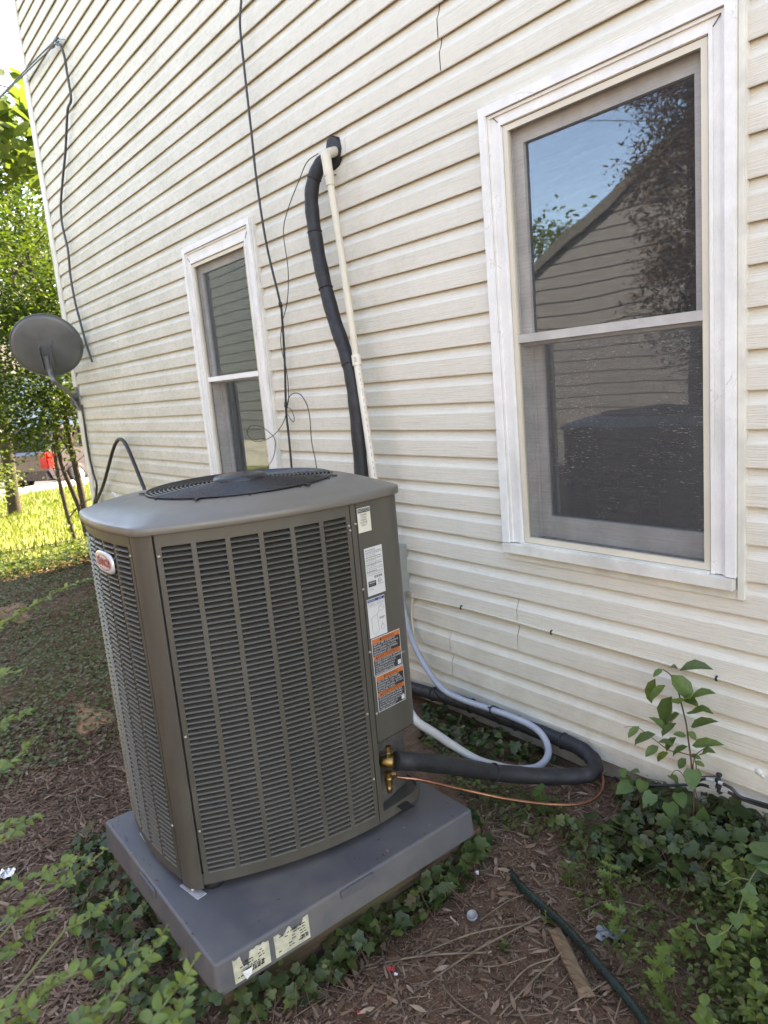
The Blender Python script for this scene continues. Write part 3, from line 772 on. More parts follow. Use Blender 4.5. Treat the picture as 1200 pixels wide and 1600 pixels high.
def louvred_panel(fn, ncol, nrow, name, individual, z0=ZB, z1=ZT, mtop=0.037, mbot=0.032, side=0.014, gap=0.0135):
    cv = Curve(fn); w = (cv.len - 2 * side - (ncol - 1) * gap) / ncol
    cols = [(side + i * (w + gap), side + i * (w + gap) + w) for i in range(ncol)]
    us = {0.0, cv.len}
    for a, b in cols:
        us |= {a, b, (a + b) / 2}
    us = sorted(us); zs = [z0, z0 + mbot, z1 - mtop, z1]
    mb = MB(); depth = 0.007
    for i in range(len(us) - 1):
        um = (us[i] + us[i + 1]) / 2
        incol = any(a < um < b for a, b in cols)
        pa, _, na = cv.at(us[i]); pb, _, nb = cv.at(us[i + 1])
        for j in range(3):
            if incol and j == 1: continue
            mb.add([(pa.x, pa.y, zs[j]), (pb.x, pb.y, zs[j]), (pb.x, pb.y, zs[j + 1]), (pa.x, pa.y, zs[j + 1])], [(0, 1, 2, 3)])
        if incol:
            qa, qb = pa - na * depth, pb - nb * depth
            for z in (zs[1], zs[2]):
                mb.add([(pa.x, pa.y, z), (pb.x, pb.y, z), (qb.x, qb.y, z), (qa.x, qa.y, z)], [(0, 1, 2, 3)])
    for a, b in cols:
        for u in (a, b):
            p, _, n = cv.at(u); q = p - n * depth
            mb.add([(p.x, p.y, zs[1]), (q.x, q.y, zs[1]), (q.x, q.y, zs[2]), (p.x, p.y, zs[2])], [(0, 1, 2, 3)])
    for u in (0.0, cv.len):
        p, _, n = cv.at(u); q = p - n * depth
        mb.add([(p.x, p.y, z0), (q.x, q.y, z0), (q.x, q.y, z1), (p.x, p.y, z1)], [(0, 1, 2, 3)])
    pa = []; pn = []
    for u in us:
        p, _, n = cv.at(u); pa.append(p); pn.append(n)
    for z in (z0, z1):
        for i in range(len(us) - 1):
            q0, q1 = pa[i] - pn[i] * depth, pa[i + 1] - pn[i + 1] * depth
            mb.add([(pa[i].x, pa[i].y, z), (pa[i + 1].x, pa[i + 1].y, z), (q1.x, q1.y, z), (q0.x, q0.y, z)], [(0, 1, 2, 3)])
    panel = build(name, mb, M['ac'], ac)
    # one louvre: a sloping blade with a small rolled lip
    hw = w / 2 + 0.0005; sec = [(0.0012, 0.0000), (0.0028, 0.0006), (0.0026, 0.0014), (0.0002, 0.0038), (-0.0014, 0.0045), (-0.0040, 0.0054), (-0.0200, 0.0100), (-0.0202, 0.0088)]
    bv = [(-hw, y, z) for y, z in sec] + [(hw, y, z) for y, z in sec]; k = len(sec)
    bf = [(i, (i + 1) % k, k + (i + 1) % k, k + i) for i in range(k)]
    me = bpy.data.meshes.new('louvre'); me.from_pydata(bv, [], bf); me.materials.append(M['ac'])
    pitch = (zs[2] - zs[1]) / nrow; count = 0; rest = MB()
    for ci, (a, b) in enumerate(cols):
        p, d, n = cv.at((a + b) / 2)
        pe = (cv.at(a)[0] + cv.at(b)[0]) / 2
        for r in range(nrow):
            c = Vector((pe.x, pe.y, zs[1] + r * pitch + 0.0004))
            Mx = frame(c, d, n, Vector((0, 0, 1)))
            if count < individual:
                instance('louvre', me, panel, Mx); count += 1
            else:
                rest.add([Mx @ Vector(v) for v in bv], bf)
    if rest.v: build('louvre_bank', rest, M['ac'], panel, kind='stuff')
    return panel
louvred_panel(rf_pt, 6, 63, 'side_panel', 300)
louvred_panel(ff_pt, 5, 63, 'front_panel', 0)
louvred_panel(lf_pt, 7, 63, 'side_panel', 0)
louvred_panel(bf_pt, 5, 63, 'back_panel', 0)
def strip(P, z0, z1, thick=0.006):
    mb = MB(); n = len(P); nr = []
    for i in range(n):
        d = (P[min(i + 1, n - 1)] - P[max(i - 1, 0)]).normalized(); nr.append(Vector((d.y, -d.x, 0)))
    V = [(p.x, p.y, z0) for p in P] + [(p.x, p.y, z1) for p in P]
    Q = [p - k * thick for p, k in zip(P, nr)]
    V2 = [(p.x, p.y, z0) for p in Q] + [(p.x, p.y, z1) for p in Q]
    mb.add(V, [(i, i + 1, n + i + 1, n + i) for i in range(n - 1)], True)
    mb.add(V2, [(i + 1, i, n + i, n + i + 1) for i in range(n - 1)], True)
    for i in (0, n - 1): mb.add([V[i], V2[i], V2[n + i], V[n + i]], [(0, 1, 2, 3)])
    for o in (0, n):
        mb.add([V[o + i] for i in range(n)] + [V2[o + i] for i in range(n)], [(i, n + i, n + i + 1, i + 1) for i in range(n - 1)])
    return mb
def trim_ends(P, e):
    d0 = (P[1] - P[0]).normalized(); d1 = (P[-1] - P[-2]).normalized()
    return [P[0] + d0 * e] + P[1:-1] + [P[-1] - d1 * e]
for P in (near_post, left_post, back_post): build('corner_post', strip(trim_ends(P, 0.0010), ZB - 0.012, ZT), M['ac'], ac)
build('edge_strip', strip([RF1 + Vector((0.0005, 0.003, 0)), Vector((-1.6605, -0.955, 0))], ZB, ZT), M['ac'], ac)
CPZ = -1.085
build('control_panel', strip([CPA + Vector((0.0015, 0, 0)), CPB] + corner(CPB, Vector((-1.680, -0.766, 0)), CPC, 6)[1:] + [Vector((-1.797, -0.744, 0))], CPZ, ZT - 0.001), M['ac'], ac)
build('panel_gasket', strip([CPA + Vector((0.001, 0.001, 0)), CPB + Vector((-.001, 0, 0))] + corner(CPB, Vector((-1.680, -0.766, 0)), CPC, 6)[1:], CPZ - 0.004, CPZ - 0.0005, 0.010), M['rubber'], ac)
# inner casing seen in the open connection bay, and the dark coil behind the louvres
build('inner_casing', strip([Vector((-1.672, -0.955, 0)), Vector((-1.745, -0.93, 0)), Vector((-1.79, -0.87, 0)), Vector((-1.815, -0.747, 0))], ZB + 0.01, ZT - 0.02, 0.004), M['ac'], ac)
mb = MB(); mb.prism([(-1.672, -0.955), (-1.745, -0.93), (-1.79, -0.87), (-1.80, -0.76), (-1.74, -0.76), (-1.684, -0.83), (-1.672, -0.952)], CPZ + 0.004, CPZ + 0.012); build('bay_ceiling', mb, M['rubber'], ac)
inner = [p + (Vector((-2.03, -1.09, 0)) - p).normalized() * 0.030 for p in outline]
inner = [p for p in inner if not (p.x > -1.74 and p.y > -0.98)] 
mb = MB(); n = len(inner); V = [(p.x, p.y, ZB + 0.01) for p in inner] + [(p.x, p.y, ZT - 0.01) for p in inner]
mb.add(V, [(i, (i + 1) % n, n + (i + 1) % n, n + i) for i in range(n)], True); mb.add(V[:n], [tuple(reversed(range(n)))])
build('coil', mb, M['coil'], ac)
# base pan
def inset(P, e): return [p + (Vector((-2.03, -1.09, 0)) - p).normalized() * e for p in P]
po = inset(outline, 0.004); n = len(po); mb = MB()
V = [(p.x, p.y, ZB - 0.004) for p in po] + [(p.x, p.y, ZB + 0.030) for p in po] + [(p.x, p.y, ZB + 0.030) for p in inset(po, 0.008)] + [(p.x, p.y, ZB + 0.022) for p in inset(po, 0.010)]
mb.add(V, [(k * n + i, k * n + (i + 1) % n, (k + 1) * n + (i + 1) % n, (k + 1) * n + i) for k in range(3) for i in range(n)], False)
mb.add([V[i] for i in range(n)], [tuple(reversed(range(n)))]); mb.add([V[3 * n + i] for i in range(n)], [tuple(range(n))])
build('base_pan', mb, M['ac'], ac)
for (x, y) in ((-1.83, -1.46), (-1.72, -0.86), (-2.30, -1.44), (-2.28, -0.81)):
    mb = MB(); mb.lathe((x, y, PZ), (0, 0, 1), [(0.0, 0), (0.030, 0), (0.028, ZB - PZ - 0.004), (0, ZB - PZ - 0.004)], 16); build('foot', mb, M['rubber'], ac)
def bracket(q):
    P = [atz(x, y, PZ) for x, y in q]; mb = MB(); mb.prism([(p.x, p.y) for p in P], PZ + 0.001, PZ + 0.0035)
    br = build('hold_down_bracket', mb, M['galv'], ac); c = (P[0] + P[1] + P[2] + P[3]) / 4
    mb = MB(); mb.lathe(c + Vector((0, 0, 0.003)), (0, 0, 1), [(0.0055, 0), (0.0055, 0.004), (0.003, 0.007), (0, 0.007)], 8); build('bolt', mb, M['galv'], br)
bracket(((281, 1385), (309, 1407), (323, 1397), (294, 1378)))
bracket(((218, 1303), (227, 1316), (236, 1312), (226, 1298)))
# top cover: skirt, rounded rim and a gently domed lid round the fan opening
FC = Vector((-2.030, -1.118, 0)); FR = 0.288; FZ = ZT + 0.058
NC = 160
def resample(P, n):
    Q = P + [P[0]]; L = arclen(Q); out = []
    for i in range(n):
        u = L[-1] * i / n; k = min(int(np.searchsorted(L, u, 'right') - 1), len(Q) - 2); t = (u - L[k]) / max(1e-9, (L[k + 1] - L[k])); out.append(Q[k].lerp(Q[k + 1], t))
    return out
# start the outline at angle zero about the fan centre so that the loops line up
po = resample(outline, NC * 12)
ang = [math.atan2(p.y - FC.y, p.x - FC.x) for p in po]
cap = []
for i in range(NC):
    a = 2 * math.pi * i / NC - math.pi
    j = min(range(len(po)), key=lambda q: abs((ang[q] - a + math.pi) % (2 * math.pi) - math.pi)); p = po[j]
    r = (p - FC).length; cap.append((a, r))
rs = [c[1] for c in cap]
def caploop(off, z, blend=0.0, zf=None):
    out = []
    for (a, _), r in zip(cap, rs):
        rr = (r + off) * (1 - blend) + FR * blend
        out.append((FC.x + rr * math.cos(a), FC.y + rr * math.sin(a), z))
    return out
loops = [caploop(0.004, ZT + 0.001), caploop(0.0125, ZT - 0.003), caploop(0.0135, ZT - 0.001), caploop(0.0135, ZT + 0.0130), caploop(0.0120, ZT + 0.0175), caploop(0.0080, ZT + 0.0205), caploop(-0.004, ZT + 0.0240)]
for b in (0.15, 0.35, 0.6, 0.85, 0.97): loops.append(caploop(-0.004, ZT + 0.024 + (FZ - ZT - 0.024) * math.sin(b * math.pi / 2) ** 0.9, b))
loops.append(caploop(0, FZ + 0.002, 1.0)); 
loops.append([(FC.x + (FR - 0.006) * math.cos(a), FC.y + (FR - 0.006) * math.sin(a), FZ - 0.002) for a, _ in cap])
loops.append([(FC.x + (FR - 0.008) * math.cos(a), FC.y + (FR - 0.008) * math.sin(a), FZ - 0.06) for a, _ in cap])
mb = MB(); V = [p for l in loops for p in l]
mb.add(V, [(i * NC + k, i * NC + (k + 1) % NC, (i + 1) * NC + (k + 1) % NC, (i + 1) * NC + k) for i in range(len(loops) - 1) for k in range(NC)], True)
cover = build('top_cover', mb, M['actop'], ac)
# fan guard: close wire rings on radial wires, motor cap, fan below
mb = MB()
for k in range(12):
    a = 2 * math.pi * k / 12 + 0.13
    mb.tube([FC + Vector((r * math.cos(a), r * math.sin(a), FZ + 0.002 + 0.014 * (1 - r / FR))) for r in (0.055, 0.15, FR + 0.006)], 0.0026, 6)
guard = build('fan_guard', mb, M['black'], ac)
NR = 17
for i in range(NR):
    r = 0.078 + (FR - 0.082) * i / (NR - 1); z = FZ + 0.006 + 0.014 * (1 - r / FR)
    mb = MB(); P = [FC + Vector((r * math.cos(2 * math.pi * k / 72), r * math.sin(2 * math.pi * k / 72), z)) for k in range(73)]
    mb.tube(P, 0.0026, 6, cap=False); build('guard_ring', mb, M['black'], guard)
mb = MB(); mb.lathe(FC + Vector((0, 0, FZ + 0.006)), (0, 0, 1), [(0.0, 0.0), (0.082, 0.0), (0.085, 0.012), (0.080, 0.022), (0.068, 0.026), (0.0, 0.030)], 40); build('motor_cap', mb, M['black'], ac)
mb = MB(); mb.lathe(FC + Vector((0, 0, FZ - 0.16)), (0, 0, 1), [(0.0, 0.0), (0.07, 0.0), (0.07, 0.14), (0.0, 0.14)], 24); build('fan_motor', mb, M['coil'], ac)
for k in range(4):
    a0 = math.pi / 2 * k + 0.4; mb = MB(); V = []
    for i in range(7):
        for j in range(2):
            r = 0.06 + 0.205 * i / 6; a = a0 + (0.75 if j else 0.0) + 0.25 * i / 6
            V.append(FC + Vector((r * math.cos(a), r * math.sin(a), FZ - 0.045 - (0.055 if j else 0.0))))
    mb.add(V, [(2 * i, 2 * i + 1, 2 * i + 3, 2 * i + 2) for i in range(6)], True); build('fan_blade', mb, M['carglass'], ac)
for px, py in ((297, 784), (472, 757), (542, 741), (250, 768)):
    p = atz(px, py, FZ + 0.004); d = (FC - Vector((p.x, p.y, 0))).normalized(); p = FC - d * (FR + 0.010)
    mb = MB(); mb.obox((p.x, p.y, FZ + 0.004), d, Vector((-d.y, d.x, 0)), Vector((0, 0, 1)), 0.016, 0.010, 0.005); build('guard_clip', mb, M['black'], ac)
def screw(p, n):
    mb = MB(); mb.lathe(p, n, [(0.0045, -0.001), (0.0045, 0.0012), (0.0030, 0.003), (0.0, 0.0034)], 8); build('screw', mb, M['screw'], ac)
rfc, ffc = Curve(rf_pt), Curve(ff_pt)
for u, zz in ((0.006, ZT - 0.062), (0.006, -0.90), (0.006, ZB + 0.165), (rfc.len - 0.006, ZT - 0.066), (rfc.len - 0.006, -0.98), (rfc.len - 0.006, ZB + 0.155)):
    p, d, n = rfc.at(u); screw(Vector((p.x, p.y, zz)), n)
for u, zz in ((ffc.len - 0.006, ZT - 0.060), (ffc.len - 0.006, ZB + 0.17)):
    p, d, n = ffc.at(u); screw(Vector((p.x, p.y, zz)), n)
CPN = Vector((CPB.y - CPA.y, -(CPB.x - CPA.x), 0)).normalized(); CPO = Vector((CPA.x + 0.0015, CPA.y, 0))
def cp(px, py, lift=0.0):
    d = ray(px, py); t = ((CPO - CAM).dot(CPN)) / d.dot(CPN); return CAM + d * t + CPN * lift
for q in ((555.5, 819), (567.5, 921), (578, 1019), (588.5, 1115), (547, 829)): screw(cp(*q), CPN)

# ------------------------------------------------------------------ labels and lettering
TEXTS = []
def text(body, o, u, v, size, mat_, parent, name='lettering', align='LEFT', squash=1.0):
    cu = bpy.data.curves.new(name, 'FONT'); cu.body = body; cu.size = size; cu.align_x = align; cu.align_y = 'CENTER'; cu.resolution_u = 2
    cu.offset = 0.03 * size if body == 'LENNOX' else 0.0
    t = bpy.data.objects.new(name, cu); COL.objects.link(t)
    TEXTS.append((t, name, mat_, parent, frame(o, u * squash, v, u.cross(v).normalized())))
def finish_texts():
    """turn the font curves into plain meshes, one object per line of print"""
    bpy.context.view_layer.update()
    dg = bpy.context.evaluated_depsgraph_get()
    made = [(bpy.data.meshes.new_from_object(t.evaluated_get(dg)), n, m, p, Mx) for t, n, m, p, Mx in TEXTS]
    for (t, *_), (me, n, m, p, Mx) in zip(TEXTS, made):
        cu = t.data; bpy.data.objects.remove(t); bpy.data.curves.remove(cu)
        me.materials.clear(); me.materials.append(m); instance(n, me, p, Mx)
class Sticker:
    def __init__(s, q, name, mat_, lift=0.0008):
        tl, tr, br, bl = [cp(*p, lift=lift) for p in q]
        s.u = (((tr - tl) + (br - bl)) / 2); s.v = (((tl - bl) + (tr - br)) / 2)
        s.w, s.h = s.u.length, s.v.length; s.v = Vector((0, 0, 1)); s.u = Vector((CPN.y * -1, CPN.x, 0)).normalized()
        c = (tl + tr + br + bl) / 4; s.o = c - s.u * (s.w / 2) - s.v * (s.h / 2); s.n = CPN
        mb = MB(); mb.obox(c - s.n * 0.0002, s.u, s.v, s.n, s.w, s.h, 0.0008); s.ob = build(name, mb, mat_, ac)
        s.q = {}
    def p(s, x, y, l=0.0003): return s.o + s.u * (x * s.w) + s.v * (y * s.h) + s.n * l
    def rect(s, x0, x1, y0, y1, m, l=0.0004):
        s.q.setdefault((m, l), MB()).obox(s.p((x0 + x1) / 2, (y0 + y1) / 2, l), s.u, s.v, s.n, (x1 - x0) * s.w, (y1 - y0) * s.h, 0.0003)
    def print_line(s, x0, x1, y, hgt, m, seed=0, l=0.0004):
        rn = random.Random(seed); x = x0
        while x < x1 - 0.02:
            e = min(x1, x + rn.uniform(0.03, 0.13)); s.rect(x, e, y - hgt / 2, y + hgt / 2, m, l); x = e + rn.uniform(0.015, 0.035)
    def text(s, body, x, y, size, m, align='CENTER', l=0.0008, squash=1.0): text(body, s.p(x, y, l), s.u, s.v, size, M[m], s.ob, 'lettering', align, squash)
    def done(s):
        for (m, l), b in s.q.items(): build('label_print', b, M[m], s.ob)
a = Sticker(((557.5, 794.5), (577.5, 791), (580, 829), (560, 833)), 'notice_label', M['papercream'])
a.rect(0.04, 0.97, 0.80, 0.97, 'ink'); a.text('NOTICE', 0.5, 0.885, a.h * 0.17, 'whiteink', squash=0.95)
for i, t in enumerate(('CLEAN', 'COILS', 'USING', 'WATER', 'ONLY')): a.text(t, 0.45, 0.71 - 0.105 * i, a.h * 0.115, 'ink')
a.done()
a = Sticker(((568, 858), (595.5, 850.5), (602.5, 923.5), (575.5, 932)), 'rating_label', M['paper'])
for i in range(15):
    y = 0.95 - 0.037 * i; a.print_line(0.05, 0.95 if i % 3 else 0.6, y, 0.013, 'greyink' if i % 4 else 'ink', i)
    if i in (1, 5, 8, 12): a.rect(0.04, 0.96, y - 0.017, y - 0.013, 'ink')
for i in range(13): a.rect(0.42 + i * 0.038, 0.42 + i * 0.038 + (0.020 if i % 3 else 0.011), 0.345, 0.40, 'ink')
a.rect(0.07, 0.50, 0.185, 0.30, 'labelblack'); a.print_line(0.11, 0.46, 0.265, 0.02, 'whiteink', 31, 0.0007); a.print_line(0.11, 0.40, 0.225, 0.012, 'greyink', 32, 0.0007)
mbq = MB(); mbq.tube([a.p(0.72 + 0.09 * math.cos(t), 0.27 + 0.045 * math.sin(t), 0.0005) for t in np.linspace(0, 6.283, 17)], 0.0006, 4, cap=False); build('label_print', mbq, M['ink'], a.ob)
a.text('UL', 0.72, 0.27, a.h * 0.05, 'ink'); a.print_line(0.58, 0.92, 0.20, 0.012, 'greyink', 33); a.print_line(0.1, 0.35, 0.13, 0.012, 'greyink', 34)
a.done()
a = Sticker(((572.5, 938), (600, 928.5), (605, 988), (579, 998)), 'notice_label', M['paper'])
a.rect(0.02, 0.98, 0.915, 0.985, 'blueink'); a.text('NOTICE', 0.26, 0.95, a.h * 0.062, 'whiteink'); a.text('AVIS', 0.74, 0.95, a.h * 0.062, 'whiteink')
for i in range(3):
    a.print_line(0.05, 0.46, 0.885 - 0.03 * i, 0.012, 'greyink', 40 + i); a.print_line(0.53, 0.95, 0.885 - 0.03 * i, 0.012, 'greyink', 50 + i)
a.rect(0.03, 0.97, 0.785, 0.79, 'greyink')
def outline_draw(P, r=0.0005):
    b = MB(); b.tube([a.p(x, y, 0.0005) for x, y in P], r, 4); build('label_print', b, M['greyink'], a.ob)
outline_draw([(0.16, 0.50), (0.22, 0.52), (0.30, 0.535), (0.40, 0.55), (0.50, 0.575), (0.52, 0.44), (0.55, 0.15), (0.48, 0.10), (0.38, 0.075), (0.24, 0.09), (0.17, 0.13), (0.16, 0.50)])
outline_draw([(0.50, 0.575), (0.62, 0.64)])
outline_draw([(0.76 + 0.15 * math.cos(t), 0.70 + 0.075 * math.sin(t)) for t in np.linspace(0, 6.283, 21)])
outline_draw([(0.68, 0.72), (0.76, 0.74), (0.84, 0.68)])
outline_draw([(0.76 + 0.08 * math.cos(t), 0.20 + 0.08 * math.sin(t)) for t in np.linspace(0, 6.283, 17)]); outline_draw([(0.76, 0.34), (0.76, 0.22)])
a.print_line(0.62, 0.92, 0.46, 0.014, 'ink', 61); a.print_line(0.62, 0.92, 0.43, 0.014, 'ink', 62)
a.done()
W_EN1 = ('RISK OF FIRE. DISPOSE OF', 'PROPERLY IN ACCORDANCE', 'WITH FEDERAL OR LOCAL', 'REGULATIONS. FLAMMABLE', 'REFRIGERANT USED.')
W_FR1 = ("RISQUE D'INCENDIE. ELIMINER", 'CORRECTEMENT CONFORMEMENT', 'A LA REGLEMENTATION', 'FEDERALE OU LOCALE.', 'FLUIDE FRIGORIGENE', 'INFLAMMABLE UTILISE.')
W_EN2 = ('RISK OF FIRE. FLAMMABLE', 'REFRIGERANT USED. TO BE', 'REPAIRED ONLY BY TRAINED', 'SERVICE PERSONNEL. DO NOT', 'PUNCTURE TUBING.')
W_FR2 = ("RISQUE D'INCENDIE. FLUIDE", 'FRIGORIGENE INFLAMMABLE.', 'CONFIER LES REPARATIONS', 'A UN TECHNICIEN SPECIALISE.', 'NE PAS PERFORER LES', 'TUBES DU CIRCUIT.')
for q, en, fr in ((((579.5, 999.5), (623.5, 982), (628.5, 1037), (585.5, 1057.5)), W_EN1, W_FR1), (((586, 1058.5), (629, 1038), (634.5, 1091.5), (592.5, 1113)), W_EN2, W_FR2)):
    a = Sticker(q, 'warning_label', M['whiteink'])
    a.rect(0.018, 0.982, 0.018, 0.982, 'labelblack', 0.0004)
    for (y0, y1, head, lines) in ((0.86, 0.982, 'WARNING', en), (0.42, 0.53, 'AVERTISSEMENT', fr)):
        a.rect(0.018, 0.982, y0, y1, 'orange', 0.0008)
        a.text('\u25b2 ' + head if False else head, 0.53, (y0 + y1) / 2, a.h * 0.105, 'ink', l=0.0012)
        mbq = MB(); c0 = a.p(0.30 if head == 'WARNING' else 0.12, (y0 + y1) / 2, 0.0012); s_ = a.h * 0.038
        mbq.add([c0 - a.u * s_ - a.v * s_ * 0.8, c0 + a.u * s_ - a.v * s_ * 0.8, c0 + a.v * s_], [(0, 1, 2)]); build('warning_triangle', mbq, M['ink'], a.ob)
        nl = len(lines); room = (0.86 - 0.53) if head == 'WARNING' else (0.42 - 0.02)
        for i, t in enumerate(lines):
            a.text(t, 0.05, y0 - room * (i + 0.5) / nl, a.h * 0.068, 'whiteink', 'LEFT', l=0.0009, squash=0.98)
    a.rect(0.84, 0.95, 0.05, 0.17, 'paper', 0.0009)
    a.done()
# oval maker's badge on the front panel
bq = at(160.5, 879, -1.562)
bp_, bd, bn = ffc.at(ffc.len * (bq.x + 2.330) / 0.462)
bc = Vector((bp_.x, bp_.y, bq.z)) + bn * 0.0035; bu = -bd if bd.x < 0 else bd
BW, BH = 0.148, 0.062
mb = MB(); P = []
nseg = 48
def sup(t, sx, sy, e=0.62):
    c_, s_ = math.cos(t), math.sin(t); return (sx * math.copysign(abs(c_) ** e, c_), sy * math.copysign(abs(s_) ** e, s_))
rings = []
for sc_, l in ((1.0, -0.003), (1.0, 0.0015), (0.97, 0.0035), (0.92, 0.0045)):
    rings.append([bc + bu * sup(2 * math.pi * k / nseg, BW / 2 * sc_, BH / 2 * (1 - (1 - sc_) * 2.2))[0] + Vector((0, 0, 1)) * sup(2 * math.pi * k / nseg, BW / 2 * sc_, BH / 2 * (1 - (1 - sc_) * 2.2))[1] + bn * l for k in range(nseg)])
V = [p for r in rings for p in r]
mb.add(V, [(i * nseg + k, i * nseg + (k + 1) % nseg, (i + 1) * nseg + (k + 1) % nseg, (i + 1) * nseg + k) for i in range(3) for k in range(nseg)], True); mb.add(rings[-1], [tuple(range(nseg))])
badge = build('name_badge', mb, M['badge'], ac)
mb = MB(); V = []; n2 = 48
for k in range(n2 + 1):
    t = 2 * math.pi * k / n2
    th = 0.0012 + 0.0050 * max(0.0, math.cos(t)) ** 1.5
    for r in (0, 1):
        rx, rz = 0.058 - (th if r else 0), 0.0215 - (min(th, 0.0018) if r else 0)
        V.append(bc + bu * (0.004 + rx * math.cos(t)) + Vector((0, 0, rz * math.sin(t))) + bn * 0.0052)
mb.add(V, [(2 * i, 2 * i + 1, 2 * i + 3, 2 * i + 2) for i in range(n2)]); build('badge_ring', mb, M['badgered'], badge)
text('LENNOX', bc + bn * 0.0054 - bu * 0.001, bu, Vector((0, 0, 1)), 0.032, M['badgered'], badge, 'lettering', 'CENTER', 0.86)
# brass service valves in the connection bay
mb = MB(); vc = at(609, 1190, -0.915); ax = Vector((0.75, 0.55, 0)).normalized()
mb.lathe(vc - ax * 0.03, ax, [(0.0, 0), (0.016, 0), (0.018, 0.012), (0.0205, 0.020), (0.0205, 0.040), (0.016, 0.046), (0.0, 0.046)], 18)
mb.lathe(vc + Vector((0, 0, 0.012)), (0, 0, 1), [(0.012, 0), (0.012, 0.020), (0.0095, 0.022), (0.0095, 0.040), (0.0, 0.041)], 6, smooth=False)
build('service_valve', mb, M['brass'], ac)
mb = MB(); vc2 = at(607, 1217, -0.925)
mb.lathe(vc2 + Vector((0, 0, -0.02)), (0, 0, 1), [(0.0, 0), (0.012, 0), (0.012, 0.016), (0.009, 0.018), (0.009, 0.03), (0.013, 0.032), (0.013, 0.044), (0.0, 0.046)], 8, smooth=False)
mb.lathe(vc2 - ax * 0.01, ax, [(0.0, 0), (0.010, 0), (0.011, 0.014), (0.008, 0.022), (0.0, 0.022)], 12)
mb.lathe(vc2 + Vector((0.006, 0.01, 0.014)), ax, [(0.0, 0), (0.009, 0), (0.009, 0.016), (0.0, 0.017)], 6, smooth=False)
mb.lathe(vc2 + Vector((0.0, 0, -0.045)), (0, 0, 1), [(0.0, 0), (0.008, 0), (0.010, 0.012), (0.006, 0.024), (0.0, 0.026)], 8)
build('service_valve', mb, M['brass'], ac)
mb = MB(); q = vc2 + Vector((0.028, 0.045, -0.060)); mb.box((q.x - 0.03, q.y - 0.02, ZB + 0.0225), (q.x + 0.012, q.y + 0.02, ZB + 0.0245)); build('pan_slot', mb, M['rubber'], ac)
finish_texts()

# ------------------------------------------------------------------ pipes and cables on the wall
def tie(mb, c, d, r):
    d = d.normalized(); a = d.orthogonal().normalized(); b = d.cross(a)
    P = [c + (a * math.cos(t) + b * math.sin(t)) * r for t in np.linspace(0, 2 * math.pi, 17)]
    mb.tube(P, 0.0032, 6, cap=False)
def nearest(P, q):
    i = min(range(1, len(P) - 1), key=lambda k: (P[k] - q).length); return P[i], P[i + 1] - P[i - 1]
# insulated line set dropping from the wall port
ls = empty('insulated_pipe', at(567, 745, -0.15), 'thick black foam insulated pipe hanging down the wall from the dark port', 'insulated pipe')
P = wallpath([(524, 246, -0.005), (511, 249, -0.040), (497, 263, -0.075), (487, 300, -0.10), (490, 350, -0.11), (502, 420, -0.115), (521, 495, -0.12), (541, 555, -0.125), (551, 600, -0.13), (558, 660, -0.14), (565, 745, -0.15), (568, 790, -0.16)], 10)
P += smooth([P[-1], P[-1] + Vector((0, 0.03, -0.4)), Vector((-2.76, -0.07, -1.2)), Vector((-2.76, -0.055, -1.46))], 8)[1:]
rad = [0.033 + 0.0012 * math.sin(i * 0.9) for i in range(len(P))]
mb = MB(); mb.tube(P, rad, 14); build('foam_sleeve', mb, M['foam'], ls)
off = [p + (CR * 0.030) + Vector((0, -0.012, 0)) for p in P[8:110]]
mb = MB(); mb.tube([o + CR * 0.004 * math.sin(i * 0.35) for i, o in enumerate(off)], 0.0085, 8); build('liquid_line', mb, M['cable'], ls)
mb = MB(); mb.tube([o - CR * 0.012 + Vector((0, -0.016, 0)) + CR * 0.003 * math.sin(i * 0.5) for i, o in enumerate(off)], 0.0028, 6); build('control_wire', mb, M['cablegrey'], ls)
for q in ((486, 275), (490, 360), (511, 452), (545, 572)):
    c, d = nearest(P, at(q[0], q[1], -0.115)); mb = MB(); tie(mb, c, d, 0.0330); build('cable_tie', mb, M['rubber'], ls)
port = at(527, 238, 0.0)
mb = MB(); V = []
for k in range(14):
    a = 2 * math.pi * k / 14; rr = 1 + 0.12 * math.sin(3 * a + 1)
    V.append((port.x + 0.050 * rr * math.cos(a), 0, port.z + 0.068 * rr * math.sin(a)))
vv = [(x, -0.028, z) for x, y, z in V] + [(port.x + (x - port.x) * 1.15, -0.008, port.z + (z - port.z) * 1.12) for x, y, z in V]
mb.add(vv, [tuple(range(14))] + [(i, 14 + i, 14 + (i + 1) % 14, (i + 1) % 14) for i in range(14)])
tag(build('pipe_port', mb, M['foam']), 'black sealed port in the siding where the foam pipe and white pipe enter', 'wall port')
# drain pipe: elbow, socket, upper pipe, coupling, lower pipe
pv = empty('drain_pipe', at(580, 735, -0.11), 'off white plastic drain pipe with elbow leaning beside the black foam pipe', 'drain pipe')
e0 = at(523, 237, -0.03); e1 = at(509, 241, -0.118); e2 = at(513, 268, -0.120)
mb = MB(); mb.tube(smooth([e0, e0.lerp(e1, 0.6), e1 + Vector((0, 0, -0.004)), e1.lerp(e2, 0.4), e2 + (e2 - e1) * 0.25], 5), 0.0225, 14); build('elbow', mb, M['pvc'], pv)
A = at(514, 272, -0.120); B = at(557, 562, -0.120)
mb = MB(); mb.tube([A.lerp(B, -0.02), A.lerp(B, 0.06)], 0.0205, 14); build('socket', mb, M['pvc'], pv)
mb = MB(); mb.tube([A, A.lerp(B, 0.4) + Vector((0.004, 0, 0)), A.lerp(B, 0.75) + Vector((0.003, 0, 0)), B], 0.0165, 14); build('upper_pipe', mb, M['pvc'], pv)
Cc = at(584, 745, -0.13); D = B + (Cc - B) * 3.3
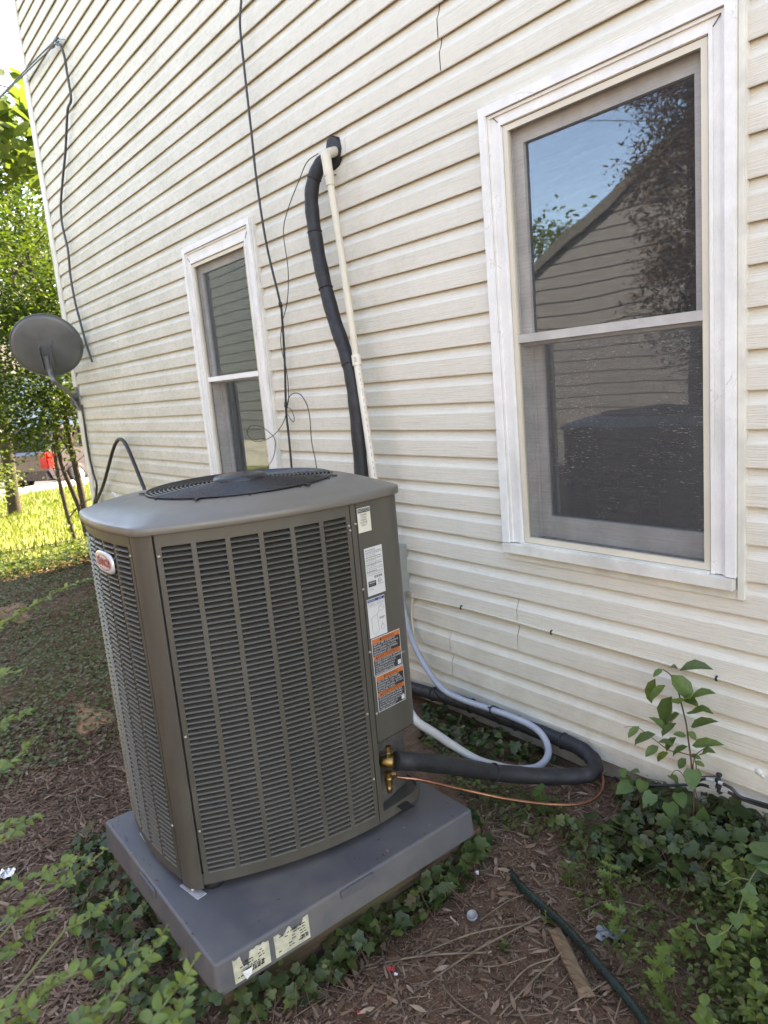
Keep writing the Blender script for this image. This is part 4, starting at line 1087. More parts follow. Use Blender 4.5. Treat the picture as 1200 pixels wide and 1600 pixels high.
mb = MB(); dv = (Cc - B).normalized(); mb.tube([B - dv * 0.022, B + dv * 0.026], 0.0218, 16); cpl = build('coupling', mb, M['pvcnew'], pv)
mb = MB(); w_ = Vector((1, -1.2, 0)).normalized()
for i in range(4): mb.obox(B + w_ * 0.0221 + dv * (-0.010 + i * 0.006), Vector((0.77, 0.64, 0)), w_, dv, 0.014 - 0.002 * (i % 2), 0.0008, 0.0026)
build('stamp', mb, M['greyink'], cpl)
mb = MB(); mb.tube([B, Cc, D], 0.0165, 14); lp = build('lower_pipe', mb, M['pvcnew'], pv)
mb = MB(); sd = Vector((0.80, 0.60, 0)) * 0.4 + Vector((0.6, -0.8, 0)) * 0.6; sd.normalize(); rn = random.Random(3)
tpos = 0.08
while tpos < 1.0:
    l = rn.uniform(0.006, 0.02); c = B.lerp(Cc, tpos); mb.obox(c + sd * 0.0167, dv, sd, dv.cross(sd), l, 0.0006, 0.0022); tpos += (l + rn.uniform(0.006, 0.02)) / (Cc - B).length
build('print_line', mb, M['stampink'], lp)
mb = MB(); n0 = at(514, 274, -0.08); n1 = at(527, 273, -0.006); mb.tube([n0, n1], 0.003, 6); mb.lathe(n1, (n1 - n0), [(0, -0.002), (0.010, -0.002), (0.010, 0.004), (0, 0.004)], 10)
tag(build('strap_nail', mb, M['rubber']), 'black strap nail holding the foam pipe just below the port', 'strap nail')
# hanging cables
def cable(name, spec, r, m, label, cat, group=None, n=7, extra=None):
    P = wallpath(spec, n) + (extra or [])
    mb = MB(); mb.tube(P, r, 8); return tag(build(name, mb, M[m]), label, cat, group)
topc = at(378, 0, -0.06)
mb = MB()
Pc = smooth([topc + Vector((0.12, 0.02, 1.6)), topc + Vector((0.03, 0.0, 0.55))], 4)[:-1] + wallpath([(377, 0, -0.06), (375, 40, -0.07), (382, 110, -0.08), (392, 200, -0.075), (402, 290, -0.07), (417, 385, -0.065), (437, 470, -0.05), (441, 500, -0.045), (445, 570, -0.045), (447, 640, -0.05), (452, 690, -0.05), (457, 745, -0.055)], 8)
Pc += smooth([Pc[-1], Pc[-1] + Vector((0.02, 0, -0.5)), Pc[-1] + Vector((0.08, 0.0, -1.0))], 5)[1:]
mb.tube(Pc, 0.0065, 8)
for q in ((437, 474), (447, 632)):
    c, d = nearest(Pc, at(q[0], q[1], -0.05)); mb.lathe(c - d.normalized() * 0.012, d, [(0.0, 0), (0.0105, 0), (0.0105, 0.024), (0.0, 0.024)], 10)
tag(build('wall_cable', mb, M['cable']), 'long black cable hanging straight down the wall between the two windows', 'cable')
cable('thin_wire', [(497, 240, -0.10), (480, 253, -0.09), (468, 280, -0.08), (449, 330, -0.07), (443, 365, -0.07), (450, 420, -0.07), (449, 470, -0.06), (441, 505, -0.055), (439, 540, -0.06), (448, 580, -0.06), (451, 620, -0.06), (448, 640, -0.06)], 0.0024, 'cable', 'thin black wire looping from the pipe port down to the hanging cable', 'wire')
cable('thin_wire', [(448, 640, -0.055), (452, 620, -0.07), (463, 614, -0.08), (474, 622, -0.085), (483, 645, -0.085), (487, 690, -0.08), (493, 720, -0.08), (496, 745, -0.08)], 0.0026, 'cable', 'thin black wire arching to the right off the hanging cable', 'wire')
cable('thin_wire', [(448, 645, -0.055), (440, 665, -0.07), (425, 682, -0.09), (405, 690, -0.12), (392, 686, -0.13), (386, 675, -0.13), (393, 665, -0.12), (410, 668, -0.10), (427, 682, -0.09), (430, 695, -0.09), (427, 715, -0.09), (418, 730, -0.09)], 0.0022, 'cable', 'thin black wire curled in a loop in front of the narrow window', 'wire')
cable('thin_wire', [(448, 635, -0.055), (456, 642, -0.075), (460, 655, -0.08), (457, 659, -0.08), (450, 648, -0.06)], 0.0022, 'cable', 'tiny black wire loop beside the hanging cable', 'wire')
# service drop at the far end of the wall
hk = at(90, 64, -0.05)
drop = empty('service_cable', hk, 'thick dark cable hanging down the far end of the wall from a hook', 'cable')
mb = MB(); mb.tube(wallpath([(89, 69, -0.06), (95, 72, -0.07), (101, 90, -0.06), (105, 115, -0.05), (111, 154, -0.05), (106, 170, -0.05), (104, 200, -0.05), (102, 240, -0.05), (98, 280, -0.05), (95, 320, -0.05), (97, 350, -0.05), (106, 390, -0.05), (110, 430, -0.05), (117, 470, -0.05), (126, 505, -0.05), (134, 535, -0.05), (144, 565, -0.05)], 6), 0.0105, 8); build('down_cable', mb, M['cablegrey'], drop)
mb = MB(); a_ = at(88, 68, -0.06); far_ = along(-250, 386, 26.0)
for i in range(2):
    mb.tube(smooth([a_ + Vector((0, 0, 0.02 * i)), a_.lerp(far_, 0.02) + Vector((0, 0, 0.025 * i)), a_.lerp(far_, 0.25) + Vector((0, 0, -0.02)), far_], 8), 0.006, 8)
build('span_cable', mb, M['cablegrey'], drop)
mb = MB(); mb.tube([at(86, 63, -0.005), at(88, 67, -0.06)], 0.006, 6); mb.tube([at(85, 60, -0.05), at(101, 62, -0.05)], 0.004, 6); mb.tube([at(86, 60, -0.05), at(89, 68, -0.06)], 0.005, 6); mb.tube([at(79, 74, -0.10), at(84, 71, -0.07)], 0.016, 8); build('wall_hook', mb, M['dishmetal'], drop)
# black cable arching beside the condenser and the one along the corner post
cable('black_cable', [(148, 798, -0.06), (151, 782, -0.06), (160, 762, -0.07), (168, 735, -0.09), (176, 705, -0.10), (183, 689, -0.10), (190, 687, -0.10), (198, 697, -0.10), (210, 725, -0.10), (222, 755, -0.10), (230, 775, -0.10)], 0.016, 'cable', 'stiff black cable arching up against the siding behind the condenser', 'cable',
      extra=smooth([at(230, 775, -0.10), at(230, 775, -0.10) + Vector((0.1, 0, -0.4)), at(230, 775, -0.10) + Vector((0.2, -0.02, -0.8))], 4)[1:])
cable('black_cable', [(127, 632, -0.035), (131, 655, -0.035), (136, 690, -0.035), (140, 715, -0.035), (146, 740, -0.045), (151, 757, -0.06), (150, 775, -0.05), (147, 790, -0.05), (149, 850, -0.05)], 0.011, 'cable', 'thin black cable running down beside the corner post below the satellite dish', 'cable')
cable('white_cable', [(176, 770, -0.08), (180, 772, -0.09), (184, 780, -0.10), (187, 792, -0.10)], 0.009, 'white', 'short bent white cable end just above the far corner of the condenser', 'cable')
# line set along the foot of the wall with its return bend
rl = empty('insulated_pipe', at(905, 1212, -0.22), 'thick black foam insulated pipe bent back in a hairpin beside the wall foot', 'insulated pipe')
P2 = wallpath([(575, 1052, -0.055), (655, 1078, -0.055), (720, 1097, -0.055), (800, 1127, -0.055), (860, 1150, -0.055), (900, 1166, -0.06), (922, 1182, -0.075), (930, 1197, -0.11), (921, 1209, -0.16), (895, 1213, -0.22), (850, 1213, -0.32), (780, 1208, -0.48), (700, 1196, -0.70), (650, 1190, -0.83), (618, 1189, -0.90)], 9)
mb = MB(); mb.tube(P2, [0.029 + 0.0012 * math.sin(i * 0.8) for i in range(len(P2))], 14); build('foam_sleeve', mb, M['foam'], rl)
for q in ((680, 1085, -.055), (738, 1105, -.055), (806, 1130, -.055), (877, 1157, -.06), (772, 1207, -.5)):
    c, d = nearest(P2, at(*q)); mb = MB(); tie(mb, c, d, 0.0305); build('cable_tie', mb, M['rubber'], rl)
cdr = empty('electric_conduit', at(856, 1180, -0.17), 'grey electrical conduit looping from the wall box back up to the condenser', 'conduit')
PC = wallpath([(626, 880, -0.03), (631, 950, -0.035), (644, 1000, -0.06), (664, 1040, -0.085), (690, 1075, -0.105), (720, 1092, -0.105), (760, 1106, -0.105), (800, 1120, -0.105), (835, 1137, -0.105), (853, 1158, -0.12), (856, 1180, -0.17), (842, 1197, -0.25), (815, 1202, -0.33), (785, 1199, -0.42)], 8)
mb = MB(); mb.tube(PC, 0.0135, 12); build('smooth_run', mb, M['conduit'], cdr)
PR = wallpath([(785, 1199, -0.42), (745, 1187, -0.53), (705, 1163, -0.63), (680, 1146, -0.70), (652, 1128, -0.765), (640, 1112, -0.78)], 24)
mb = MB(); mb.tube(PR, [0.0150 if i % 2 else 0.0132 for i in range(len(PR))], 12); build('ribbed_run', mb, M['conduitrib'], cdr)
for q in ((700, 1081), (787, 1117)):
    c1, d1 = nearest(P2, at(q[0], q[1] + 14, -.055)); c2, d2 = nearest(PC, at(q[0], q[1], -.105)); d = d1.normalized(); c2 = c2 - d * (c2 - c1).dot(d); e = (c2 - c1).normalized(); f_ = d.cross(e); L = []
    for t in np.linspace(math.pi / 2, 1.5 * math.pi, 9): L.append(c1 + e * 0.0305 * math.cos(t) + f_ * 0.0305 * math.sin(t))
    for t in np.linspace(-math.pi / 2, math.pi / 2, 9): L.append(c2 + e * 0.0150 * math.cos(t) + f_ * 0.0150 * math.sin(t))
    mb = MB(); mb.tube(L + [L[0]], 0.0028, 6); mb.tube([L[13], L[13] + e * 0.014 + f_ * 0.006], 0.003, 5); build('cable_tie', mb, M['rubber'], cdr)
cable('copper_pipe', [(612, 1213, -0.915), (630, 1215, -0.88), (660, 1219, -0.83), (720, 1233, -0.71), (790, 1248, -0.58), (850, 1256, -0.46), (900, 1257, -0.36), (928, 1249, -0.28), (941, 1233, -0.20), (942, 1216, -0.15), (936, 1203, -0.10), (925, 1190, -0.08)], 0.0052, 'copper', 'thin bare copper pipe curving from the brass valve round to the wall', 'copper pipe')
mb = MB(); mb.box((-2.775, -0.105, -1.005), (-2.590, -0.004, -0.780)); db = empty('disconnect_box', (-2.68, -0.05, -1.005), 'small grey electrical disconnect box on the wall half hidden behind the condenser', 'electrical box')
build('box_body', mb, M['boxgrey'], db)
mb = MB(); mb.box((-2.783, -0.118, -0.995), (-2.584, -0.1052, -0.772)); mb.box((-2.783, -0.118, -0.7795), (-2.584, -0.01, -0.772)); build('box_lid', mb, M['boxgrey'], db)
# beige wire stapled along the siding
bw = empty('beige_wire', at(900, 1001, -0.02), 'thin beige wire stapled along the siding below the large window', 'wire')
Pw = wallpath([(642, 932, -0.024), (720, 949, -0.022), (800, 970, -0.022), (862, 988, -0.022), (1000, 1026, -0.022), (1120, 1060, -0.022), (1200, 1084, -0.022), (1400, 1143, -0.022)], 6)
Pw = Pw + [Vector((0.6, -0.022, Pw[-1].z)), Vector((3.5, -0.022, Pw[-1].z))]
mb = MB(); mb.tube(Pw, 0.0055, 8); build('wire_run', mb, M['beige'], bw)
mb = MB()
for q in ((721, 949), (862, 988), (1120, 1060)):
    c = at(q[0], q[1], -0.022); tie(mb, c, Vector((1, 0, 0)), 0.0072)
build('staple', mb, M['rubber'], bw)
mb = MB(); mb.tube(wallpath([(645, 928, -.02), (643, 960, -.02), (646, 990, -.02)], 4), 0.006, 8); build('wire_run', mb, M['beige'], bw)
# coaxial cables with a splitter block at the right end of the wall foot
cx = empty('coaxial_cable', at(1110, 1222, -0.06), 'pair of black coaxial cables with a metal splice running along the wall foot at right', 'cable')
for spec in ([(1085, 1223, -0.06), (1100, 1217, -0.06), (1112, 1219, -0.06)], [(1130, 1225, -0.06), (1143, 1232, -0.06), (1155, 1244, -0.055), (1172, 1250, -0.05), (1200, 1258, -0.05), (1400, 1315, -0.05)],
             [(1085, 1229, -0.05), (1096, 1226, -0.05), (1110, 1230, -0.05)], [(1138, 1238, -0.05), (1150, 1244, -0.05), (1165, 1251, -0.05), (1200, 1262, -0.045), (1400, 1320, -0.045)], [(960, 1215, -.07), (1000, 1227, -.08), (1085, 1226, -.06)], [(1075, 1215, -0.05), (1100, 1213, -0.04), (1119, 1213, -0.04)]):
    P_ = wallpath(spec, 5)
    if spec[-1][0] == 1400: P_ += [Vector((0.6, -0.05, P_[-1].z - 0.03)), Vector((2.2, -0.06, P_[-1].z - 0.03)), Vector((3.2, -0.2, -1.58))]
    mb = MB(); mb.tube(P_, 0.0052 if spec[0][0] != 1075 else 0.002, 8); build('cable_run', mb, M['cable'], cx)
mb = MB()
for a_, b_, r in (((1104, 1217, -.06), (1112, 1219, -.06), .0055), ((1112, 1219, -.06), (1117, 1220, -.06), .0062), ((1123, 1222, -.06), (1130, 1225, -.06), .0062), ((1109, 1229, -.05), (1118, 1231, -.05), .005), ((1127, 1235, -.05), (1137, 1238, -.05), .005)):
    mb.tube([at(*a_), at(*b_)], r, 8)
build('connector', mb, M['galv'], cx)
mb = MB(); t0 = at(1124, 1208, -0.05); mb.tube(smooth([t0, at(1122, 1220, -.055), at(1123, 1232, -.05), at(1126, 1240, -.05)], 4), [0.008 + 0.003 * math.sin(i * 2.1) for i in range(13)], 8); build('splice_block', mb, M['rubber'], cx)
mb = MB(); kb = at(1192, 1212, -0.0165); mb.lathe(kb, (0, -1, 0), [(0.008, 0), (0.0075, .003), (0.004, .006), (0, .0065)], 10); mb.lathe(kb + Vector((-0.012, 0, .008)), (0, -1, 0), [(0.012, 0), (0.010, .004), (0.005, .006), (0, .006)], 10)
tag(build('mud_nest', mb, M['vinyl_trim']), 'small pale lump of dried mud stuck to the siding at far right', 'mud nest')

# ------------------------------------------------------------------ satellite dish on the corner of the house
dc = Vector((-7.72, 0, 0)); dc = atx(73, 540, -7.02)
sd_ = empty('satellite_dish', at(122, 625, -0.02), 'dark grey satellite dish seen from behind on its bent arm at the far house corner', 'satellite dish')
dax = (CAM - dc).normalized() * 0.86 + CR * -0.15 + CU * -0.28; dax.normalize()          # the dish's back faces the camera
mb = MB(); du = dax.cross(Vector((0, 0, 1))).normalized(); dvv = du.cross(dax).normalized()
RXD, RYD = 0.303, 0.283; NA, NRD = 40, 8; V = []
for back in (1, 0):
    for i in range(NRD + 1):
        q = max(i / NRD, 0.002)
        for k in range(NA):
            a = 2 * math.pi * k / NA; x, y = q * RXD * math.cos(a), q * RYD * math.sin(a)
            V.append(dc + du * x + dvv * y + dax * (0.045 * (1 - q * q) + (0.004 if back else 0)))
half = (NRD + 1) * NA
F = [(i * NA + k, i * NA + (k + 1) % NA, (i + 1) * NA + (k + 1) % NA, (i + 1) * NA + k) for i in range(NRD) for k in range(NA)]
mb.add(V, F + [tuple(half + q for q in reversed(f)) for f in F] + [(NRD * NA + k, NRD * NA + (k + 1) % NA, half + NRD * NA + (k + 1) % NA, half + NRD * NA + k) for k in range(NA)], True)
build('reflector', mb, M['dish'], sd_)
mb = MB(); mb.tube([dc + du * RXD * math.cos(t) + dvv * RYD * math.sin(t) + dax * 0.002 for t in np.linspace(0, 2 * math.pi, 49)], 0.006, 6, cap=False); build('rim', mb, M['dish'], sd_)
foot = at(121, 624, -0.03)
m0 = dc + dax * 0.09 - dvv * 0.10
bend = atx(86, 597, dc.x + 0.10)
mb = MB(); mb.tube(smooth([dc + dax * 0.11 - dvv * 0.06, m0 + dax * 0.03 - dvv * 0.10, bend, bend.lerp(foot, 0.5), foot], 6), 0.021, 10); build('mast', mb, M['dishmetal'], sd_)
mb = MB()
for s in (-1, 1): mb.obox(dc + dax * 0.085 + du * 0.045 * s - dvv * 0.08, du, dvv, dax, 0.006, 0.20, 0.10)
mb.obox(dc + dax * 0.052 - dvv * 0.02, du, dvv, dax, 0.13, 0.16, 0.008)
mb.tube([dc + dax * 0.10 - dvv * 0.05 - du * 0.03, dc + dax * 0.12 - dvv * 0.20 - du * 0.02], 0.008, 6); mb.tube([dc + dax * 0.10 - dvv * 0.05 + du * 0.03, dc + dax * 0.12 - dvv * 0.20 + du * 0.02], 0.008, 6)
build('mount_bracket', mb, M['dishmetal'], sd_)
mb = MB(); f0 = at(124, 612, -0.028); f1 = at(122, 634, -0.028)
mb.box((foot.x - 0.055, -0.034, foot.z - 0.11), (foot.x + 0.055, -0.027, foot.z + 0.12)); mb.obox(foot + Vector((0, -0.03, 0)), Vector((1, 0, 0)), Vector((0, 1, 0)), Vector((0, 0, 1)), 0.012, 0.07, 0.12)
mb.lathe(foot + Vector((0.03, -0.03, -0.05)), (0, -1, 0), [(0.012, 0), (0.012, .01), (0, .01)], 6); mb.tube([foot + Vector((0.05, -.01, -.10)), foot + Vector((0.02, -.05, .02))], 0.012, 6)
build('wall_foot', mb, M['dishmetal'], sd_)
mb = MB(); mb.tube(smooth([dc + du * RXD * 0.3 - dax * 0.02, atx(118, 532, dc.x - 0.05), atx(127, 540, dc.x - 0.1), atx(134, 548, dc.x - 0.1)], 5), 0.012, 8); build('feed_arm', mb, M['dishmetal'], sd_)

# ------------------------------------------------------------------ things lying about on the ground
P = [atz(795, 1358, -1.565), atz(812, 1383, -1.545), atz(845, 1412, -1.54), atz(885, 1448, -1.54), atz(930, 1500, -1.54), atz(975, 1552, -1.54), atz(1010, 1600, -1.54), atz(1050, 1680, -1.54)]
P = [Vector((p.x, p.y, -1.548 + (0.004 if i else -0.02))) for i, p in enumerate(P)]
mb = MB(); mb.tube(smooth(P, 8), 0.0122, 12); hs = tag(build('garden_hose', mb, M['hose']), 'dark green garden hose lying across the mulch at lower right', 'hose')
a_, b_ = atz(867, 1444, -1.545), atz(916, 1548, -1.545); c = (a_ + b_) / 2; d = (b_ - a_).normalized(); nx = Vector((-d.y, d.x, 0)).normalized(); L = (b_ - a_).length
mb = MB(); V = []; rn = random.Random(5)
ns = 9
prof = [(-0.019, 0.0), (-0.020, 0.012), (-0.004, 0.022), (0.012, 0.018), (0.019, 0.008), (0.018, 0.0)]
for i in range(ns):
    t = i / (ns - 1) - 0.5; j = 1.0 + rn.uniform(-0.06, 0.06)
    for k, (x, z) in enumerate(prof):
        e = rn.uniform(-0.012, 0.012) if i in (0, ns - 1) else 0
        p = c + d * (t * L + e) + nx * x * j; V.append((p.x, p.y, ground(c.x, c.y) + 0.006 + z * j + 0.008 * (t + 0.5)))
kk = len(prof)
mb.add(V, [(i * kk + q, i * kk + (q + 1) % kk, (i + 1) * kk + (q + 1) % kk, (i + 1) * kk + q) for i in range(ns - 1) for q in range(kk)] + [tuple(range(kk)), tuple(reversed(range((ns - 1) * kk, ns * kk)))])
tag(build('broken_stick', mb, M['stick']), 'short broken brown wooden stake lying beside the green hose', 'stick')
c = atz(738, 1426, -1.545); c.z = ground(c.x, c.y) + 0.012
mb = MB(); mb.lathe(c, Vector((0.15, -0.35, 1)), [(0.0, 0.003), (0.0125, 0.003), (0.0135, 0.011), (0.0150, 0.012), (0.0165, 0.0), (0.0, 0.0)], 20)
tag(build('bottle_cap', mb, M['clearplastic']), 'small round frosted plastic cap lying on the mulch', 'cap')
def scrap(name, px, py, sx, sy, m, label, cat, z=-1.55, seed=1, lift=0.012):
    rn = random.Random(seed); c = atz(px, py, z); c.z = ground(c.x, c.y) + lift; mb = MB(); n = 5; V = []
    ang = rn.uniform(0, 3)
    for i in range(n + 1):
        for j in range(n + 1):
            x, y = (i / n - 0.5) * sx * rn.uniform(0.8, 1.1), (j / n - 0.5) * sy * rn.uniform(0.8, 1.1)
            V.append((c.x + x * math.cos(ang) - y * math.sin(ang), c.y + x * math.sin(ang) + y * math.cos(ang), c.z + rn.uniform(-0.25, 0.4) * min(sx, sy) * 0.5))
    F = [(i * (n + 1) + j, (i + 1) * (n + 1) + j, (i + 1) * (n + 1) + j + 1, i * (n + 1) + j + 1) for i in range(n) for j in range(n)]
    mb.add(V, F); V2 = [(x, y, z_ - 0.002) for x, y, z_ in V]; mb.add(V2, [tuple(reversed(f)) for f in F])
    return tag(build(name, mb, M[m]), label, cat)
def clay(px, py, rx, ry, label):
    c = atz(px, py, -1.56); mb = MB(); V = [(c.x, c.y, ground(c.x, c.y) + 0.030)]; rn = random.Random(int(px)); n = 26; rings = 5
    for r in range(1, rings + 1):
        for k in range(n):
            a = 2 * math.pi * k / n; q = r / rings * (1 + 0.25 * math.sin(3 * a + px) + rn.uniform(-.06, .06)); x, y = c.x + rx * q * math.cos(a), c.y + ry * q * math.sin(a)
            V.append((x, y, ground(x, y) + 0.030 * (1 - (r / rings) ** 2) - (0.012 if r == rings else 0) + rn.uniform(-.004, .004)))
    F = [(0, 1 + k, 1 + (k + 1) % n) for k in range(n)] + [(1 + r * n + k, 1 + (r + 1) * n + k, 1 + (r + 1) * n + (k + 1) % n, 1 + r * n + (k + 1) % n) for r in range(rings - 1) for k in range(n)]
    mb.add(V, F, True); return tag(build('clay_mound', mb, M['clay']), label, 'bare soil')
clay(143, 1124, 0.22, 0.10, 'low patch of bare orange clay left of the condenser')
clay(20, 955, 0.30, 0.14, 'bare orange clay patch at the left edge beyond the arching shoot')
scrap('foil_ball', 9, 1362, 0.055, 0.055, 'foil', 'crumpled shiny foil on the bare soil at far left', 'foil', seed=2, lift=0.02)
scrap('red_scrap', 611, 1516, 0.020, 0.014, 'redplastic', 'small red plastic scrap on the mulch in front of the pad', 'litter', seed=3)
scrap('white_scrap', 619, 1525, 0.010, 0.007, 'white', 'tiny white paper scrap touching the red scrap', 'litter', seed=4)
scrap('white_scrap', 745, 1365, 0.017, 0.012, 'white', 'small white scrap on the mulch near the end of the green hose', 'litter', seed=6)
scrap('red_scrap', 563, 1590, 0.014, 0.010, 'redplastic', 'tiny dull red scrap at the bottom edge of the mulch', 'litter', seed=7)
scrap('grey_sheet', 955, 1450, 0.085, 0.06, 'greyrag', 'crumpled grey plastic sheet half buried among weeds right of the hose', 'plastic sheet', seed=8)
c = at(1150, 1313, -0.16); mb = MB(); mb.lathe(c, Vector((0.2, -0.7, 0.6)), [(0.0, -.004), (0.008, -.002), (0.010, 0.005), (0.0075, 0.011), (0.0, 0.013)], 10)
tag(build('yellow_flower', mb, M['yellow']), 'single small yellow flower bud among the dark ivy at right', 'flower')

# ------------------------------------------------------------------ leaves
OVAL = ([(0, 0, 0), (0, .33, -.03), (0, .68, -.02), (0, 1, -.16), (-.30, .22, .07), (-.36, .52, .09), (-.20, .82, .0), (.30, .22, .09), (.36, .52, .11), (.20, .82, .01)],
        [(0, 1, 5, 4), (1, 2, 6, 5), (2, 3, 6), (0, 7, 8, 1), (1, 8, 9, 2), (2, 9, 3)])
HEART = ([(0, 0, 0), (0, .4, -.03), (0, 1, -.08), (-.28, -.08, .04), (-.46, .20, .07), (-.36, .58, .05), (.28, -.08, .04), (.46, .20, .07), (.36, .58, .05)],
         [(0, 1, 4, 3), (1, 2, 5, 4), (0, 6, 7, 1), (1, 7, 8, 2)])
IVY = ([(0, 0, 0), (0, .45, -.06), (0, 1.0, -.20), (-.26, -.12, .05), (-.56, .12, .04), (-.40, .34, .10), (-.42, .64, .02), (-.20, .68, .03), (.26, -.12, .05), (.56, .12, .08), (.40, .34, .11), (.42, .64, .05), (.20, .68, .04)],
       [(0, 1, 5, 4, 3), (1, 2, 7, 6, 5), (0, 8, 9, 10, 1), (1, 10, 11, 12, 2)])
LANCE = ([(0, 0, 0), (.10, .25, .02), (.12, .55, .05), (0, 1, .02), (-.11, .55, .02), (-.10, .25, -.02)], [(0, 1, 5), (1, 2, 4, 5), (2, 3, 4)])
QUADL = ([(0, 0, 0), (.32, .45, .06), (0, 1, -.05), (-.32, .45, .06)], [(0, 1, 2), (0, 2, 3)])
CHIP = ([(-.5, 0, 0), (.5, .05, .02), (.42, 1, .06), (-.35, .9, .0)], [(0, 1, 2, 3)])
LOBED = ([(0, 0, 0), (0, .5, -.02), (0, 1.0, -.05), (-.22, .12, .03), (-.10, .26, 0), (-.34, .45, .05), (-.14, .52, 0), (-.26, .78, .04), (-.08, .76, 0), (.22, .12, .03), (.10, .26, 0), (.34, .45, .05), (.14, .52, 0), (.26, .78, .04), (.08, .76, 0)],
         [(0, 1, 4, 3), (4, 1, 6, 5), (1, 2, 8, 7, 6), (0, 9, 10, 1), (10, 11, 12, 1), (1, 12, 13, 14, 2)])
def rotmats(yaw, pitch, roll):
    cy, sy, cp_, sp, cr, sr = np.cos(yaw), np.sin(yaw), np.cos(pitch), np.sin(pitch), np.cos(roll), np.sin(roll)
    Z = np.zeros_like(yaw); O = np.ones_like(yaw)
    Rz = np.stack([np.stack([cy, -sy, Z], -1), np.stack([sy, cy, Z], -1), np.stack([Z, Z, O], -1)], -2)
    Rx = np.stack([np.stack([O, Z, Z], -1), np.stack([Z, cp_, -sp], -1), np.stack([Z, sp, cp_], -1)], -2)
    Ry = np.stack([np.stack([cr, Z, sr], -1), np.stack([Z, O, Z], -1), np.stack([-sr, Z, cr], -1)], -2)
    return Rz @ Rx @ Ry
def scatter(name, tmpl, pos, size, mat_, parent=None, kind='stuff', pitch=(-0.5, 0.5), roll=(-0.5, 0.5), yaw=None, width=1.0):
    pos = np.asarray(pos, float); n = len(pos)
    tv = np.array(tmpl[0], float) * np.array([width, 1, 1]); tf = tmpl[1]; m = len(tv)
    yw = RNG.uniform(0, 2 * np.pi, n) if yaw is None else yaw
    R = rotmats(yw, RNG.uniform(*pitch, n), RNG.uniform(*roll, n))
    sz = RNG.uniform(size[0], size[1], n)
    V = np.einsum('nij,mj->nmi', R, tv) * sz[:, None, None] + pos[:, None, :]
    base = pos.mean(0); base[2] = pos[:, 2].min()
    V = (V - base).reshape(-1, 3)
    nf = len(tf); lens = np.array([len(f) for f in tf]); flat_ = np.concatenate([np.array(f) for f in tf])
    me = bpy.data.meshes.new(name)
    me.vertices.add(n * m); me.vertices.foreach_set('co', V.ravel())
    loops = (flat_[None, :] + (np.arange(n) * m)[:, None]).ravel()
    me.loops.add(len(loops)); me.loops.foreach_set('vertex_index', loops.astype(np.int32))
    me.polygons.add(n * nf)
    tot = np.tile(lens, n); st = np.concatenate([[0], np.cumsum(tot)[:-1]])
    me.polygons.foreach_set('loop_start', st.astype(np.int32)); me.polygons.foreach_set('loop_total', tot.astype(np.int32))
    me.update(calc_edges=True); me.validate()
    o = link_mesh(name, me, mat_, parent, Vector(base))
    if kind: o['kind'] = kind
    return o
LEAFME = {}
def leafmesh(key, tmpl, mat_, width=1.0):
    if key not in LEAFME:
        me = bpy.data.meshes.new('leaf'); me.from_pydata([(x * width, y, z) for x, y, z in tmpl[0]], [], tmpl[1]); me.materials.append(mat_)
        me.polygons.foreach_set('use_smooth', [True] * len(me.polygons)); LEAFME[key] = me
    return LEAFME[key]
def leaf(me, parent, p, d, nrm, size, wide=1.0):
    d = Vector(d).normalized(); u = d.cross(Vector(nrm)); u = u.normalized() if u.length > 1e-6 else d.orthogonal().normalized(); w = u.cross(d)
    Mx = frame(Vector(p), u * size * wide, d * size, w * size)
    return instance('leaf', me, parent, Mx)
def inpoly(P, x, y):
    c = np.zeros(len(x), bool); j = len(P) - 1
    for i in range(len(P)):
        xi, yi = P[i]; xj, yj = P[j]
        c ^= ((yi > y) != (yj > y)) & (x < (xj - xi) * (y - yi) / (yj - yi + 1e-12) + xi); j = i
    return c
def region(pxs, n, zl=-1.57):
    P = [(q.x, q.y) for q in (atz(a, b, zl) for a, b in pxs)]
    P = np.array(P); out = []
    while sum(len(o) for o in out) < n:
        x = RNG.uniform(P[:, 0].min(), P[:, 0].max(), n * 2); y = RNG.uniform(P[:, 1].min(), P[:, 1].max(), n * 2)
        k = inpoly(P, x, y); out.append(np.stack([x[k], y[k]], 1))
    return np.concatenate(out)[:n]
def onground(xy, lo, hi):
    return np.array([(x, y, ground(x, y) + RNG.uniform(lo, hi)) for x, y in xy])
def clear_of_pad(xy, m=0.0):
    k = ~((xy[:, 0] > PX0 - m) & (xy[:, 0] < PX1 + m) & (xy[:, 1] > PY0 - m) & (xy[:, 1] < PY1 + m)) & (xy[:, 1] < -0.01)
    return xy[k]

# ------------------------------------------------------------------ litter on the soil
near = region([(330, 1640), (350, 1560), (560, 1430), (740, 1300), (700, 1200), (960, 1200), (1240, 1300), (1240, 1640)], 1300)
near = clear_of_pad(near)
scatter('leaf_litter', LANCE, onground(near, 0.002, 0.016), (0.014, 0.062), M['litter'], pitch=(-0.2, 0.2), roll=(-0.7, 0.7), width=1.0)
nr2 = clear_of_pad(region([(330, 1640), (350, 1560), (560, 1430), (740, 1300), (700, 1200), (960, 1200), (1240, 1300), (1240, 1640)], 30000))
scatter('mulch_chips', CHIP, onground(nr2, 0.0, 0.008), (0.002, 0.009), M['litter'], pitch=(-0.6, 0.6), width=0.5)
scatter('mulch_chips', CHIP, onground(nr2[:2200], 0.002, 0.012), (0.012, 0.045), M['litter'], pitch=(-0.3, 0.3), width=0.16)
lf = clear_of_pad(region([(-60, 1100), (200, 1120), (230, 1290), (320, 1560), (340, 1640), (-80, 1640)], 9000))
scatter('mulch_chips', CHIP, onground(lf, 0.001, 0.012), (0.015, 0.055), M['litter'], pitch=(-0.25, 0.25), width=0.15)
